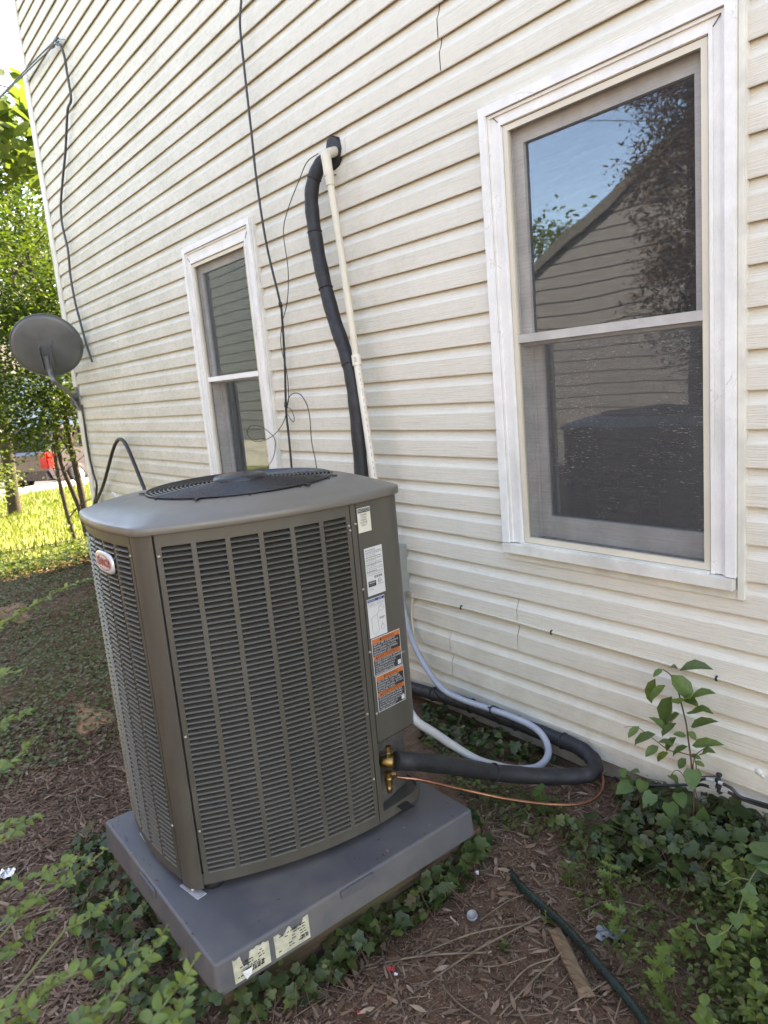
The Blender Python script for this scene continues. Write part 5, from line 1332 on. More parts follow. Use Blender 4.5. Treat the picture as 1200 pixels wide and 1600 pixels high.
lf = clear_of_pad(region([(-60, 1100), (200, 1120), (230, 1290), (320, 1560), (340, 1640), (-80, 1640)], 9000))
scatter('mulch_chips', CHIP, onground(lf, 0.0, 0.008), (0.005, 0.018), M['litter'], pitch=(-0.5, 0.5), width=0.6)
far_l = np.array([(RNG.uniform(-8.4, -2.6), RNG.uniform(-3.2, -0.05)) for _ in range(6000)])
scatter('mulch_chips', CHIP, onground(far_l, 0.001, 0.012), (0.015, 0.05), M['litter'], pitch=(-0.3, 0.3), width=0.35)
pl = np.array([(PX1 - RNG.uniform(0.01, 0.10), RNG.uniform(PY0 + .03, PY1 - .02), PZ + 0.002) for _ in range(26)] + [(RNG.uniform(PX0 + .02, PX1 - .02), PY0 + RNG.uniform(0.0, 0.03), PZ + 0.002) for _ in range(22)])
scatter('shed_leaves', CHIP, pl, (0.004, 0.012), M['litter'], pitch=(-0.1, 0.1), roll=(-.1, .1), width=0.4)
out_ = np.array([(RNG.uniform(-2.6, 3.0), RNG.uniform(-3.6, -0.05)) for _ in range(14000)])
out_ = clear_of_pad(out_[(out_[:, 0] > -0.75) | (out_[:, 1] < -1.2)], 0.02)
scatter('mulch_chips', CHIP, onground(out_, 0.001, 0.012), (0.012, 0.05), M['litter'], pitch=(-0.3, 0.3), width=0.3)
ow = np.array([(RNG.uniform(-0.75, 2.6), -0.05 - abs(RNG.normal(0, 0.55))) for _ in range(1800)])
scatter('weeds', IVY, onground(ow, 0.01, 0.12), (0.02, 0.05), M['ivy'], pitch=(-0.8, 0.4), roll=(-0.5, 0.5))
# twigs, thin stems and pine needles
mb = MB(); rn = random.Random(12)
def twig(p, q, r, bend=0.02):
    p = Vector(p); q = Vector(q); m = (p + q) / 2 + Vector((rn.uniform(-bend, bend), rn.uniform(-bend, bend), rn.uniform(0, bend * 0.6)))
    P = smooth([p, m, q], 4); P = [Vector((a.x, a.y, max(a.z, ground(a.x, a.y) + 0.004))) for a in P]
    mb.tube(P, r, 5)
for a, b, r in (((568, 1512), (760, 1492), .0028), ((640, 1560), (845, 1435), .0030), ((640, 1500), (830, 1445), .0026), ((590, 1480), (635, 1600), .0026), ((660, 1480), (560, 1575), .0020), ((680, 1530), (760, 1600), .0022), ((790, 1550), (870, 1500), .0022), ((780, 1590), (880, 1490), .0024),
                ((750, 1440), (860, 1395), .002), ((900, 1430), (1010, 1420), .002), ((770, 1360), (700, 1385), .002), ((620, 1440), (580, 1490), .002), ((735, 1510), (822, 1500), .0018), ((900, 1340), (960, 1300), .002), ((830, 1345), (900, 1320), .002),
                ((130, 1300), (40, 1350), .002), ((170, 1370), (235, 1425), .0022), ((165, 1375), (245, 1440), .002), ((120, 1230), (135, 1290), .002), ((30, 1440), (110, 1420), .0022), ((1000, 1540), (960, 1600), .002), ((880, 1580), (960, 1530), .0022)):
    p = atz(a[0], a[1], -1.56); q = atz(b[0], b[1], -1.56); twig(p + Vector((0, 0, .004)), q + Vector((0, 0, .008)), r)
for x, y in clear_of_pad(near[:420]):
    l = rn.uniform(0.03, 0.12); t = rn.uniform(0, 6.28); z = ground(x, y) + 0.006
    twig((x, y, z), (x + l * math.cos(t), y + l * math.sin(t), z + rn.uniform(0, .01)), rn.uniform(0.0006, 0.0014), 0.012)
for x, y in lf[:500]:
    l = rn.uniform(0.04, 0.14); t = rn.uniform(0, 6.28); z = ground(x, y) + 0.006
    twig((x, y, z), (x + l * math.cos(t), y + l * math.sin(t), z + rn.uniform(0, .01)), rn.uniform(0.0006, 0.0014), 0.012)
build('twigs', mb, M['twig'], kind='stuff')

# ------------------------------------------------------------------ ivy beds
def to_px(x, y, z):
    dx, dy, dz = x - CAM.x, y - CAM.y, z - CAM.z
    d = dx * CF.x + dy * CF.y + dz * CF.z
    return 600 + FPX * (dx * CR.x + dy * CR.y + dz * CR.z) / d, 800 - FPX * (dx * CU.x + dy * CU.y + dz * CU.z) / d
BARE = [(610, 1170), (720, 1180), (860, 1195), (925, 1150), (965, 1215), (960, 1265), (905, 1285), (800, 1275), (700, 1250), (610, 1230)]   # nothing grows over the pipe run
def ivy_bed(pxs, n_one, n_mass, label, hmax, size, seed, m='ivy', lean=None):
    xy = clear_of_pad(region(pxs, n_one + n_mass + 400), -0.004)
    for hh in (0.03, hmax * 0.6, hmax):
        q = to_px(xy[:, 0], xy[:, 1], -1.57 + hh); xy = xy[~inpoly(BARE, q[0], q[1])]
    rn = random.Random(seed)
    c = xy.mean(0)
    root = empty('ivy', (c[0], c[1], ground(c[0], c[1])), label, 'ivy', 'ivy beds round the condenser')
    me = leafmesh(m, IVY, M[m])
    for x, y in xy[:n_one]:
        z = ground(x, y) + hmax * (0.45 + 0.55 * rn.random())
        t = rn.uniform(0, 2 * math.pi); d = Vector((math.cos(t), math.sin(t), rn.uniform(-0.7, 0.25)))
        nrm = Vector((rn.uniform(-.5, .5) + 0.25, rn.uniform(-.5, .5) - 0.45, 1.0))
        leaf(me, root, (x, y, z), d, nrm, rn.uniform(*size) * rn.choice((0.5, 0.75, 1.0, 1.15)))
    rest = xy[n_one:n_one + n_mass]
    scatter('leaf_mass', IVY, onground(rest, 0.006, hmax * 0.85), (size[0] * 0.45, size[1] * 0.95), M[m], root, pitch=(-0.9, 0.4), roll=(-0.6, 0.6))
    mb = MB()
    for x, y in xy[:int(n_one * 0.5)]:
        t = rn.uniform(0, 6.28); l = rn.uniform(0.05, 0.14); z = ground(x, y)
        mb.tube(smooth([(x, y, z + hmax * 0.9), (x + l * .4 * math.cos(t), y + l * .4 * math.sin(t), z + hmax * 0.5), (x + l * math.cos(t), y + l * math.sin(t), z + 0.004)], 3), 0.0011, 4)
    build('stem', mb, M['stemred'], root, kind='stuff')
ivy_bed([(352, 1640), (440, 1610), (520, 1568), (610, 1490), (700, 1425), (768, 1335), (742, 1290), (700, 1318), (600, 1392), (480, 1482), (352, 1565)], 150, 190, 'strip of dark green ivy growing along the timber under the right edge of the pad', 0.075, (0.030, 0.052), 21)
ivy_bed([(655, 1105), (720, 1125), (870, 1195), (890, 1225), (760, 1235), (690, 1210), (660, 1170)], 70, 240, 'dusty ivy in the shade between the wall pipes and the condenser', 0.055, (0.024, 0.046), 22)
ivy_bed([(930, 1300), (965, 1255), (1060, 1250), (1215, 1290), (1230, 1480), (1120, 1430), (1020, 1400), (930, 1370), (870, 1340), (850, 1305)], 280, 330, 'broad bed of dark ivy climbing against the foot of the wall at right', 0.085, (0.026, 0.058), 23)
ivy_bed([(118, 1325), (165, 1312), (240, 1412), (330, 1530), (345, 1640), (170, 1640), (128, 1480), (100, 1390)], 130, 260, 'ivy tangle beside the front left edge of the pad', 0.10, (0.020, 0.048), 24)
# weeds and small ground plants among the mulch on the right
w = region([(880, 1340), (980, 1380), (1090, 1430), (1230, 1500), (1240, 1640), (1040, 1640), (960, 1500), (890, 1420)], 900)
scatter('weeds', OVAL, onground(w, 0.008, 0.10), (0.010, 0.026), M['weed'], pitch=(-0.4, 0.7), roll=(-0.5, 0.5), width=0.8)
w = region([(1090, 1420), (1230, 1380), (1250, 1640), (1120, 1640)], 1000)
scatter('weeds', OVAL, onground(w, 0.02, 0.14), (0.012, 0.027), M['weed'], pitch=(-0.4, 0.5), roll=(-0.5, 0.5), width=0.85)
w = region([(680, 1180), (760, 1230), (900, 1290), (830, 1330), (760, 1290), (700, 1240)], 500)
scatter('weeds', QUADL, onground(w, 0.005, 0.05), (0.012, 0.03), M['weed'], pitch=(-0.4, 0.5))
def stem_plant(name, label, cat, base, h, pairs, size, m, lean, tmpl=OVAL, group=None, seed=1, stemm='stem', wide=1.0):
    rn = random.Random(seed); b = Vector((base.x, base.y, ground(base.x, base.y)))
    o = empty(name, b, label, cat, group)
    P = smooth([b, b + Vector((lean[0] * .4, lean[1] * .4, h * .55)), b + Vector((lean[0], lean[1], h))], 6)
    mb = MB(); mb.tube(P, [0.0022 * (1 - 0.6 * i / len(P)) for i in range(len(P))], 6); build('stem', mb, M[stemm], o)
    me = leafmesh(m + cat, tmpl, M[m])
    for i in range(pairs):
        t = 0.25 + 0.75 * i / max(1, pairs - 1); p = P[min(len(P) - 1, int(t * (len(P) - 1)))]; a = i * 2.4 + rn.uniform(-.4, .4)
        for s in (0, math.pi):
            d = Vector((math.cos(a + s), math.sin(a + s), rn.uniform(-0.15, 0.6)))
            leaf(me, o, p, d, (rn.uniform(-.3, .3), rn.uniform(-.3, .3) - .25, 1), size * rn.uniform(0.65, 1.1) * (1 - 0.35 * max(0, t - 0.7)), wide)
    return o
stem_plant('seedling', 'bright green leafy seedling right of the hose at the bottom of the photo', 'seedling', atz(1032, 1565, -1.55), 0.16, 7, 0.052, 'seedling', (0.0, 0.02), LOBED, 'seedlings among the mulch', 31)
stem_plant('seedling', 'small upright seedling with pointed leaves beyond the middle of the hose', 'seedling', atz(952, 1400, -1.55), 0.12, 5, 0.045, 'seedling', (0.01, 0.0), OVAL, 'seedlings among the mulch', 32, wide=0.8)
stem_plant('seedling', 'pale seedling with broad leaves growing from the grey plastic sheet', 'seedling', atz(972, 1462, -1.55), 0.10, 4, 0.050, 'seedling', (-0.02, 0.0), OVAL, 'seedlings among the mulch', 33)
stem_plant('seedling', 'tiny pale leaved seedling at the upper end of the broken stick', 'seedling', atz(853, 1432, -1.55), 0.035, 2, 0.030, 'seedling', (0.0, 0.0), OVAL, 'seedlings among the mulch', 34)
stem_plant('seedling', 'low seedling with round leaves near the start of the hose', 'seedling', atz(890, 1385, -1.55), 0.07, 4, 0.036, 'weed', (0.0, 0.0), OVAL, 'seedlings among the mulch', 35)
stem_plant('seedling', 'seedling with two broad leaves under the copper pipe bend', 'seedling', atz(852, 1285, -1.56), 0.10, 3, 0.055, 'vine', (-0.02, 0.0), HEART, 'seedlings among the mulch', 36)
stem_plant('seedling', 'lone small ivy seedling on the open mulch', 'seedling', atz(788, 1472, -1.55), 0.02, 2, 0.026, 'ivy', (0.0, 0.0), IVY, 'seedlings among the mulch', 37)
for i, (q, h, lb) in enumerate((((1125, 1520), .17, 'leafy privet shoot beside the hanging vine leaf'), ((1170, 1490), .20, 'tall privet shoot at the right edge under the vine'), ((1185, 1580), .16, 'privet shoot in the lower right corner'), ((1110, 1600), .13, 'short privet shoot at the bottom right'), ((1060, 1470), .12, 'privet shoot between the bright seedling and the ivy bed'), ((1150, 1420), .17, 'privet shoot in front of the dark hollow in the ivy'))):
    stem_plant('privet_shoot', lb, 'shoot', atz(q[0], q[1], -1.52), h, 7, 0.036, 'privet', (0.02 * math.sin(i * 2), 0.02 * math.cos(i * 3)), OVAL, 'privet shoots at the right edge', 50 + i)

# ------------------------------------------------------------------ plants whose leaves can be picked out one by one
def pxleaf(me, parent, b, t, wpx, y0, dy=-0.02, ratio=0.72, tocam=0.6):
    B = at(b[0], b[1], y0); T = at(t[0], t[1], y0 + dy); d = T - B; L = d.length
    wid = wpx / FPX * (B - CAM).length
    nrm = (CAM - B).normalized() * tocam + Vector((0, 0, 1)) * 0.7 + Vector((RNG.uniform(-.2, .2), RNG.uniform(-.2, .2), 0))
    return leaf(me, parent, B, d, nrm, L, max(0.5, wid / (ratio * L)))
sap = empty('sapling', at(1082, 1285, -0.14), 'young sapling with thin red brown stem and oval leaves against the siding', 'sapling')
YS = -0.14
for spec, r in (([(1082, 1290), (1084, 1245), (1080, 1190), (1076, 1160), (1072, 1130), (1066, 1105), (1058, 1075), (1048, 1055), (1036, 1046)], 0.0034), ([(1078, 1180), (1060, 1175), (1045, 1172), (1028, 1160), (1010, 1146), (994, 1136), (975, 1136)], 0.0018),
                ([(1082, 1215), (1083, 1195), (1087, 1180), (1100, 1170), (1112, 1164)], 0.0022), ([(1086, 1230), (1088, 1200), (1084, 1180)], 0.0022), ([(1084, 1225), (1094, 1265), (1098, 1290)], 0.0020), ([(1075, 1225), (1065, 1208), (1055, 1204), (1048, 1212)], .0018), ([(1040, 1222), (1010, 1216), (985, 1208)], 0.0014)):
    P = wallpath([(a, b, YS) for a, b in spec], 5)
    mb = MB(); mb.tube(P, [r * (1 - 0.5 * i / len(P)) for i in range(len(P))], 6); build('stem', mb, M['stemred'], sap)
lm = leafmesh('sap', OVAL, M['sapling'])
for b, t, wv in (((1062, 1047), (1107, 1039), 20), ((1048, 1054), (1086, 1097), 28), ((1080, 1090), (1114, 1079), 18), ((1050, 1088), (1034, 1139), 27), ((1040, 1070), (1012, 1096), 12), ((1036, 1046), (1019, 1057), 10), ((1024, 1060), (1013, 1102), 9), ((1075, 1116), (1109, 1107), 12), ((1079, 1136), (1117, 1124), 15), ((1081, 1165), (1127, 1160), 15),
                 ((1075, 1143), (1089, 1156), 11), ((1057, 1130), (1030, 1150), 10), ((1057, 1152), (1037, 1175), 9), ((1025, 1147), (986, 1162), 12), ((999, 1135), (980, 1152), 11), ((1029, 1159), (1049, 1161), 9), ((1029, 1166), (1007, 1181), 14), ((1045, 1176), (1023, 1190), 11), ((1075, 1166), (1047, 1180), 11), ((1072, 1185), (1059, 1201), 12), ((1095, 1180), (1112, 1171), 8), ((1085, 1190), (1101, 1197), 9),
                 ((1060, 1100), (1075, 1085), 30), ((1062, 1115), (1042, 1132), 10), ((1072, 1150), (1052, 1146), 9), ((1046, 1044), (1056, 1041), 5), ((1070, 1092), (1090, 1101), 14), ((1078, 1180), (1096, 1185), 9), ((1040, 1140), (1018, 1120), 9)):
    pxleaf(lm, sap, b, t, wv, YS, RNG.uniform(-0.05, 0.02))
lm2 = leafmesh('sap2', HEART, M['vine'])
for b, t, wv in (((1083, 1203), (1081, 1236), 24), ((1098, 1288), (1130, 1306), 24), ((1097, 1290), (1092, 1332), 27), ((1096, 1286), (1064, 1296), 22), ((1097, 1280), (1099, 1262), 18), ((978, 1210), (966, 1203), 15), ((985, 1207), (999, 1205), 15), ((1048, 1212), (1060, 1222), 12), ((1000, 1300), (985, 1318), 18), ((1010, 1290), (1025, 1272), 22), ((990, 1285), (970, 1290), 18), ((1045, 1255), (1055, 1285), 22), ((1020, 1240), (1005, 1262), 20), ((1060, 1240), (1068, 1262), 20), ((985, 1225), (962, 1240), 22), ((1005, 1220), (1000, 1240), 18)):
    pxleaf(lm2, sap, b, t, wv, YS - 0.03, RNG.uniform(-0.06, -0.01), 0.92)
vine = empty('vine', atz(1195, 1345, -1.40), 'light green twining vine with heart shaped leaves looping at the right edge', 'vine')
def lp(px, py, z): return atz(px, py, z)
VP = smooth([lp(1215, 1320, -1.33), lp(1192, 1345, -1.34), lp(1172, 1375, -1.36), lp(1160, 1405, -1.38), lp(1152, 1430, -1.39), lp(1138, 1452, -1.40), lp(1118, 1462, -1.41), lp(1102, 1463, -1.42), lp(1090, 1452, -1.42), lp(1087, 1440, -1.41)], 5)
mb = MB(); mb.tube(VP, 0.0018, 6); build('stem', mb, M['stem'], vine)
mb = MB(); mb.tube(smooth([lp(1172, 1375, -1.36), lp(1150, 1372, -1.35), lp(1128, 1384, -1.35)], 4), 0.0012, 5); build('stem', mb, M['stem'], vine)
vm = leafmesh('vine', HEART, M['vine'])
for b, t, z, s in (((1116, 1462), (1113, 1486), -1.40, 1), ((1150, 1428), (1152, 1452), -1.38, 1.1), ((1185, 1352), (1182, 1330), -1.33, 1.1), ((1188, 1348), (1205, 1368), -1.33, 1.2), ((1165, 1385), (1185, 1398), -1.36, .9), ((1160, 1400), (1188, 1405), -1.37, 1), ((1120, 1458), (1110, 1448), -1.40, .6), ((1128, 1384), (1124, 1376), -1.35, .5), ((1140, 1376), (1134, 1366), -1.35, .5), ((1195, 1340), (1200, 1312), -1.32, 1), ((1088, 1442), (1075, 1438), -1.41, .5), ((1090, 1440), (1104, 1438), -1.41, .5)):
    B, T = lp(b[0], b[1], z), lp(t[0], t[1], z - 0.01); leaf(vm, vine, B, T - B, (0.25, -0.5, 1), (T - B).length, 1.0 * s if s < 1 else 0.95)
# privet reaching in from the lower left, nearest to the camera
prv = empty('privet_bush', (-1.15, -2.75, -1.57), 'privet bush with long light green arching shoots at the lower left corner', 'bush')
pm = leafmesh('privet', OVAL, M['privet'], 0.95)
rn = random.Random(77)
PB = [([(120, 1640), (165, 1585), (205, 1530), (235, 1488), (262, 1445)], 1.12, 22, 1.0), ([(190, 1650), (228, 1600), (262, 1553), (290, 1518), (312, 1488)], 1.05, 24, 1.25),
      ([(-30, 1590), (50, 1560), (110, 1528), (165, 1505), (236, 1478)], 1.18, 20, 1.0), ([(60, 1650), (110, 1610), (150, 1575), (190, 1540)], 1.10, 22, 1.1),
      ([(-40, 1480), (10, 1440), (60, 1400), (110, 1372), (155, 1340), (165, 1325)], 1.35, 16, 0.8), ([(-40, 1400), (10, 1385), (60, 1372), (120, 1345)], 1.30, 17, 0.9),
      ([(-40, 1240), (0, 1200), (28, 1175), (55, 1152)], 1.15, 17, 0.9), ([(-40, 1310), (0, 1292), (30, 1282), (64, 1274)], 1.25, 14, 0.8),
      ([(-40, 1010), (10, 970), (60, 940), (105, 920), (146, 903)], 1.75, 12, 0.7), ([(-40, 1080), (0, 1060), (28, 1050)], 1.5, 14, 0.8), ([(-40, 1150), (0, 1135), (34, 1120), (50, 1108)], 1.5, 14, 0.8),
      ([(-30, 1330), (10, 1310), (30, 1290)], 1.2, 16, .9), ([(-20, 1640), (30, 1600), (60, 1570), (95, 1520)], 1.2, 20, 1.0), ([(-40, 1540), (0, 1500), (30, 1470), (60, 1440), (90, 1425)], 1.3, 17, .9), ([(100, 1455), (140, 1430), (165, 1410), (185, 1400)], 1.55, 16, .8), ([(70, 1380), (95, 1352), (130, 1340)], 1.6, 14, .8), ([(250, 1650), (275, 1605), (285, 1570), (300, 1540)], 1.08, 22, 1.0)]
for spec, dist, lpx, dens in PB:
    P = smooth([along(a + rn.uniform(-5, 5) * (0 < i < len(spec) - 1), b + rn.uniform(-6, 6) * (0 < i < len(spec) - 1), dist * (1 + 0.03 * math.sin(i * 1.7 + lpx))) for i, (a, b) in enumerate(spec)], 7)
    root = prv.location + Vector((rn.uniform(-.15, .15), rn.uniform(-.12, .12), 0))
    Q = smooth([root, root.lerp(P[0], 0.55) + Vector((0, 0, 0.12)), P[0]], 5)[:-1] + P
    mb = MB(); mb.tube(Q, [0.0030 * (1 - 0.75 * i / len(Q)) for i in range(len(Q))], 6); build('shoot', mb, M['stem'], prv)
    L = arclen(P); step = lpx / FPX * dist * 0.68; s = 0.0; k = 0
    while s < L[-1]:
        i = min(int(np.searchsorted(L, s, 'right')) - 1, len(P) - 2); p = P[i].lerp(P[i + 1], (s - L[i]) / (L[i + 1] - L[i] + 1e-9)); d = (P[i + 1] - P[i]).normalized()
        side = d.cross(Vector((math.sin(k * 1.5), math.cos(k * 1.5) * .4, 1))).normalized()
        tip = 1.0 - 0.55 * (s / L[-1]) ** 3
        for sg in (1, -1):
            if rn.random() < 0.08: continue
            dd = side * sg * 0.85 + d * rn.uniform(0.35, 0.8) + Vector((0, 0, rn.uniform(-0.15, 0.35)))
            leaf(pm, prv, p, dd, Vector((rn.uniform(-.4, .4) + .3, rn.uniform(-.4, .4) - .1, 1)), lpx / FPX * dist * rn.uniform(0.65, 1.15) * tip, rn.uniform(0.75, 1.0))
        s += step; k += 1
# ------------------------------------------------------------------ ground cover, grass
def cover_density(x, y): return 0.5 + 0.5 * math.sin(1.9 * x + 0.6) * math.sin(2.6 * y + x) + 0.25 * math.sin(6 * x + 2 * y)
pts = []
rn = random.Random(5)
while len(pts) < 36000:
    x = -2.75 - 6.2 * rn.random() ** 1.25; y = rn.uniform(-3.0, -0.02)
    edge = -2.75 - 0.25 * math.sin(3 * y)
    if x > edge: continue
    if cover_density(x, y) + (0.55 if x < -3.5 else -0.05) < 0.28 + rn.random() * 0.38: continue
    pts.append((x, y))
pts = clear_of_pad(np.array(pts), 0.05)
scatter('ground_cover', HEART, onground(pts, 0.008, 0.045), (0.010, 0.027), M['clover'], pitch=(-0.5, 0.5), roll=(-0.5, 0.5))
gb = []
for _ in range(26000):
    x = -8.2 - 7.0 * rn.random(); y = rn.uniform(-2.4, 3.2); gb.append((x, y, -1.54))
scatter('lawn_grass', LANCE, np.array(gb), (0.04, 0.10), M['lawn'], pitch=(0.7, 1.5), roll=(-0.3, 0.3), width=0.6)
lo = np.array([(RNG.uniform(-8.3, -7.4), RNG.uniform(-1.4, 0.3)) for _ in range(2200)]); lo = lo[(lo[:, 1] < -0.05) | (lo[:, 0] < -7.7)]
scatter('ground_cover', OVAL, onground(lo, 0.01, 0.12), (0.025, 0.05), M['treeleaf'], pitch=(-0.4, 0.7))

# ------------------------------------------------------------------ trees and shrubs beyond the corner
def crown_points(blobs, nclump, per, spread, rn):
    pts = []
    tot = sum(b[1].x * b[1].y * b[1].z for b in blobs)
    for c, r in blobs:
        k = max(3, int(nclump * r.x * r.y * r.z / tot))
        for _ in range(k):
            while True:
                p = Vector((rn.uniform(-1, 1), rn.uniform(-1, 1), rn.uniform(-1, 1)))
                if 0.25 < p.length < 1: break
            cc = c + Vector((p.x * r.x, p.y * r.y, p.z * r.z)); s = spread * rn.uniform(0.6, 1.4)
            for _ in range(int(per * rn.uniform(0.5, 1.5))): pts.append((cc.x + rn.gauss(0, s), cc.y + rn.gauss(0, s), cc.z + rn.gauss(0, s * 0.7)))
    return np.array(pts)
def tree(name, label, cat, base, trunks, blobs, nclump, per, spread, size, m, seed, group=None, tmpl=QUADL, wide=1.0, corner_clear=True):
    rn = random.Random(seed); o = empty(name, base, label, cat, group)
    for P, r in trunks:
        mb = MB(); Q = smooth(P, 5); mb.tube(Q, [r * (1 - 0.7 * i / len(Q)) for i in range(len(Q))], 7)
        for _ in range(5):
            i = rn.randint(len(Q) // 3, len(Q) - 2); d = Vector((rn.uniform(-1, 1), rn.uniform(-1, 1), rn.uniform(0.3, 1))).normalized(); l = rn.uniform(0.3, 1.0)
            mb.tube(smooth([Q[i], Q[i] + d * l * .5 + Vector((0, 0, .05)), Q[i] + d * l], 3), [r * .35 * (1 - .8 * k / 7) for k in range(7)], 5)
        build('trunk', mb, M['bark'], o)
    p = crown_points(blobs, nclump, per, spread, rn)
    if corner_clear: p = p[~((p[:, 0] > -7.64) & (p[:, 1] > -0.10))]
    p = p[p[:, 2] > -1.5]
    scatter('crown', tmpl, p, size, M[m], o, kind=None, pitch=(-0.9, 0.6), roll=(-0.8, 0.8), width=wide)
    return o
V_ = Vector
def st(px_list, X):
    return [atx(a, b, X - 0.05 * i) for i, (a, b) in enumerate(px_list)]
tb = V_((-8.75, -0.30, -1.55))
tr1 = [(st([(146, 900), (133, 800), (112, 700), (92, 600), (80, 560), (60, 470), (45, 400)], -8.7), 0.045), (st([(150, 900), (126, 800), (95, 720), (85, 640), (70, 560), (30, 470), (20, 420)], -8.9), 0.035), (st([(140, 900), (120, 850), (100, 780), (85, 700), (82, 640), (60, 590)], -8.6), 0.025),
       (st([(150, 900), (135, 820), (118, 740), (112, 700), (118, 660), (122, 640)], -8.75), 0.022), (st([(150, 900), (142, 830), (128, 770), (105, 700), (70, 655), (30, 620)], -8.8), 0.018), (st([(140, 890), (112, 830), (95, 770), (85, 720), (78, 690)], -8.65), 0.015)]
tree('small_tree', 'slender many stemmed tree with small dark leaves just beyond the house corner', 'tree', tb, tr1,
     [(atx(60, 560, -8.8), V_((0.9, 0.75, 0.75))), (atx(20, 640, -8.9), V_((0.8, 0.6, 0.5))), (atx(95, 640, -8.9), V_((0.7, 0.4, 0.45))), (atx(40, 430, -9.1), V_((1.0, 0.8, 0.9))), (atx(90, 480, -9.2), V_((0.9, 0.5, 0.7))), (atx(75, 690, -8.8), V_((0.5, 0.4, 0.25))), (atx(110, 590, -8.7), V_((0.5, 0.3, 0.4))), (atx(40, 520, -8.9), V_((0.7, 0.5, 0.5))), (atx(132, 850, -8.5), V_((0.25, 0.2, 0.3)))],
     620, 28, 0.15, (0.035, 0.08), 'treeleaf', 3)
tree('tall_tree', 'tall bright leaved tree rising above the satellite dish', 'tree', V_((-12.2, 0.1, -1.55)),
     [([V_((-12.2, 0.1, -1.55)), V_((-12.1, 0.2, 1)), V_((-12.3, 0.4, 3.2)), V_((-12.1, 0.6, 5.2))], 0.10), (st([(60, 560), (40, 430), (18, 390), (5, 330)], -11.9), 0.05), (st([(30, 500), (32, 420), (38, 360), (20, 300)], -12.0), 0.04)],
     [(atx(40, 330, -12.2), V_((1.5, 1.2, 1.0))), (atx(10, 420, -12.2), V_((1.5, 1.2, 0.9))), (atx(80, 430, -12.6), V_((1.2, 0.8, 0.8))), (atx(20, 250, -12.4), V_((1.2, 1.0, 0.8))), (atx(70, 520, -12.8), V_((1.0, 0.8, 0.6)))],
     480, 30, 0.24, (0.06, 0.12), 'brightleaf', 4)
tree('broadleaf_tree', 'tree top with large pale green leaves against the sky at upper left', 'tree', V_((-11.0, -0.9, -1.55)),
     [([V_((-11.0, -0.9, -1.55)), V_((-10.9, -0.8, 1.5)), V_((-10.8, -0.5, 4.0)), V_((-10.7, -0.2, 5.6))], 0.08)],
     [(atx(22, 180, -10.6), V_((0.6, 0.5, 0.45))), (atx(45, 235, -10.6), V_((0.5, 0.35, 0.4))), (atx(15, 250, -10.5), V_((0.6, 0.5, 0.4)))],
     26, 8, 0.22, (0.16, 0.30), 'brightleaf', 5, tmpl=HEART, wide=0.95)
for i, (px, py, X, rr, lb, mm) in enumerate(((-50, 690, -13.5, (0.6, 0.45, 0.7), 'round bright shrub at the left edge before the road', 'brightleaf'), (-45, 640, -10.0, (.5, .4, .5), 'shrub with fine leaves at the left edge under the dish', 'brightleaf'))):
    c = atx(px, py, X); tree('shrub', lb, 'shrub', V_((c.x, c.y, -1.55)), [([V_((c.x, c.y, -1.55)), V_((c.x, c.y, c.z))], 0.012)], [(c, V_(rr)), (V_((c.x, c.y, (c.z - 1.55) / 2)), V_(rr) * 0.8)], 90, 24, 0.14, (0.04, 0.08), mm, 40 + i, 'shrubs at the left edge')
for i, (X, Y, h, r, lb) in enumerate(((-34, 1.0, 6.0, 4.0, 'large far tree left of the pale blue house'), (-44, 6.0, 9.0, 5.5, 'far tall tree behind the pale blue house'), (-38, -6, 7.5, 5.0, 'far tree across the road at left'), (-50, 14, 9, 6, 'far tree at the end of the row behind the houses'))):
    tree('far_tree', lb, 'tree', V_((X, Y, -1.55)), [([V_((X, Y, -1.55)), V_((X + .2, Y, 1)), V_((X, Y + .3, h * 0.6))], 0.22)], [(V_((X, Y, h * 0.55)), V_((r, r, h * 0.42))), (V_((X + 1, Y - 1.5, h * 0.35)), V_((r * .7, r * .7, h * .3)))], 170, 26, 0.5, (0.16, 0.32), 'brightleaf', 60 + i, 'trees across the road')

# ------------------------------------------------------------------ across the road: parked car and houses
car = empty('parked_car', (-18.6, 2.18, -1.98), 'dark parked estate car with red tail lamps seen through the branches', 'car')
X0, X1 = -20.4, -18.6; Y0 = 2.18
car.rotation_euler = (0, 0, math.radians(32))
def side_loft(mb, prof, xa, xb):
    n = len(prof); V = [(xa, y, z) for y, z in prof] + [(xb, y, z) for y, z in prof]
    mb.add(V, [tuple(range(n)), tuple(reversed(range(n, 2 * n)))] + [(i, n + i, n + (i + 1) % n, (i + 1) % n) for i in range(n)])
mb = MB(); zb = -1.98
side_loft(mb, [(Y0 + .10, zb + .35), (Y0, zb + .55), (Y0 + .02, zb + .95), (Y0 + 0.14, zb + 1.02), (Y0 + 3.4, zb + 1.0), (Y0 + 4.3, zb + .86), (Y0 + 4.45, zb + .5), (Y0 + 4.3, zb + .3), (Y0 + .3, zb + .28)], X0, X1); build('body', mb, M['carpaint'], car)
mb = MB(); side_loft(mb, [(Y0 + .16, zb + 1.02), (Y0 + .42, zb + 1.52), (Y0 + 2.3, zb + 1.55), (Y0 + 3.2, zb + 1.01)], X0 + .1, X1 - .1); build('cabin', mb, M['carglass'], car)
mb = MB(); mb.box((X0 + .2, Y0 + .45, zb + 1.53), (X1 - .2, Y0 + 2.3, zb + 1.58))
for a_, b_ in (((Y0 + .16, 1.02), (Y0 + .42, 1.54)), ((Y0 + 1.3, 1.02), (Y0 + 1.32, 1.54)), ((Y0 + 3.2, 1.0), (Y0 + 2.3, 1.55))):
    for x in (X0 + .09, X1 - .09): mb.tube([(x, a_[0], zb + a_[1]), (x, b_[0], zb + b_[1])], 0.045, 6)
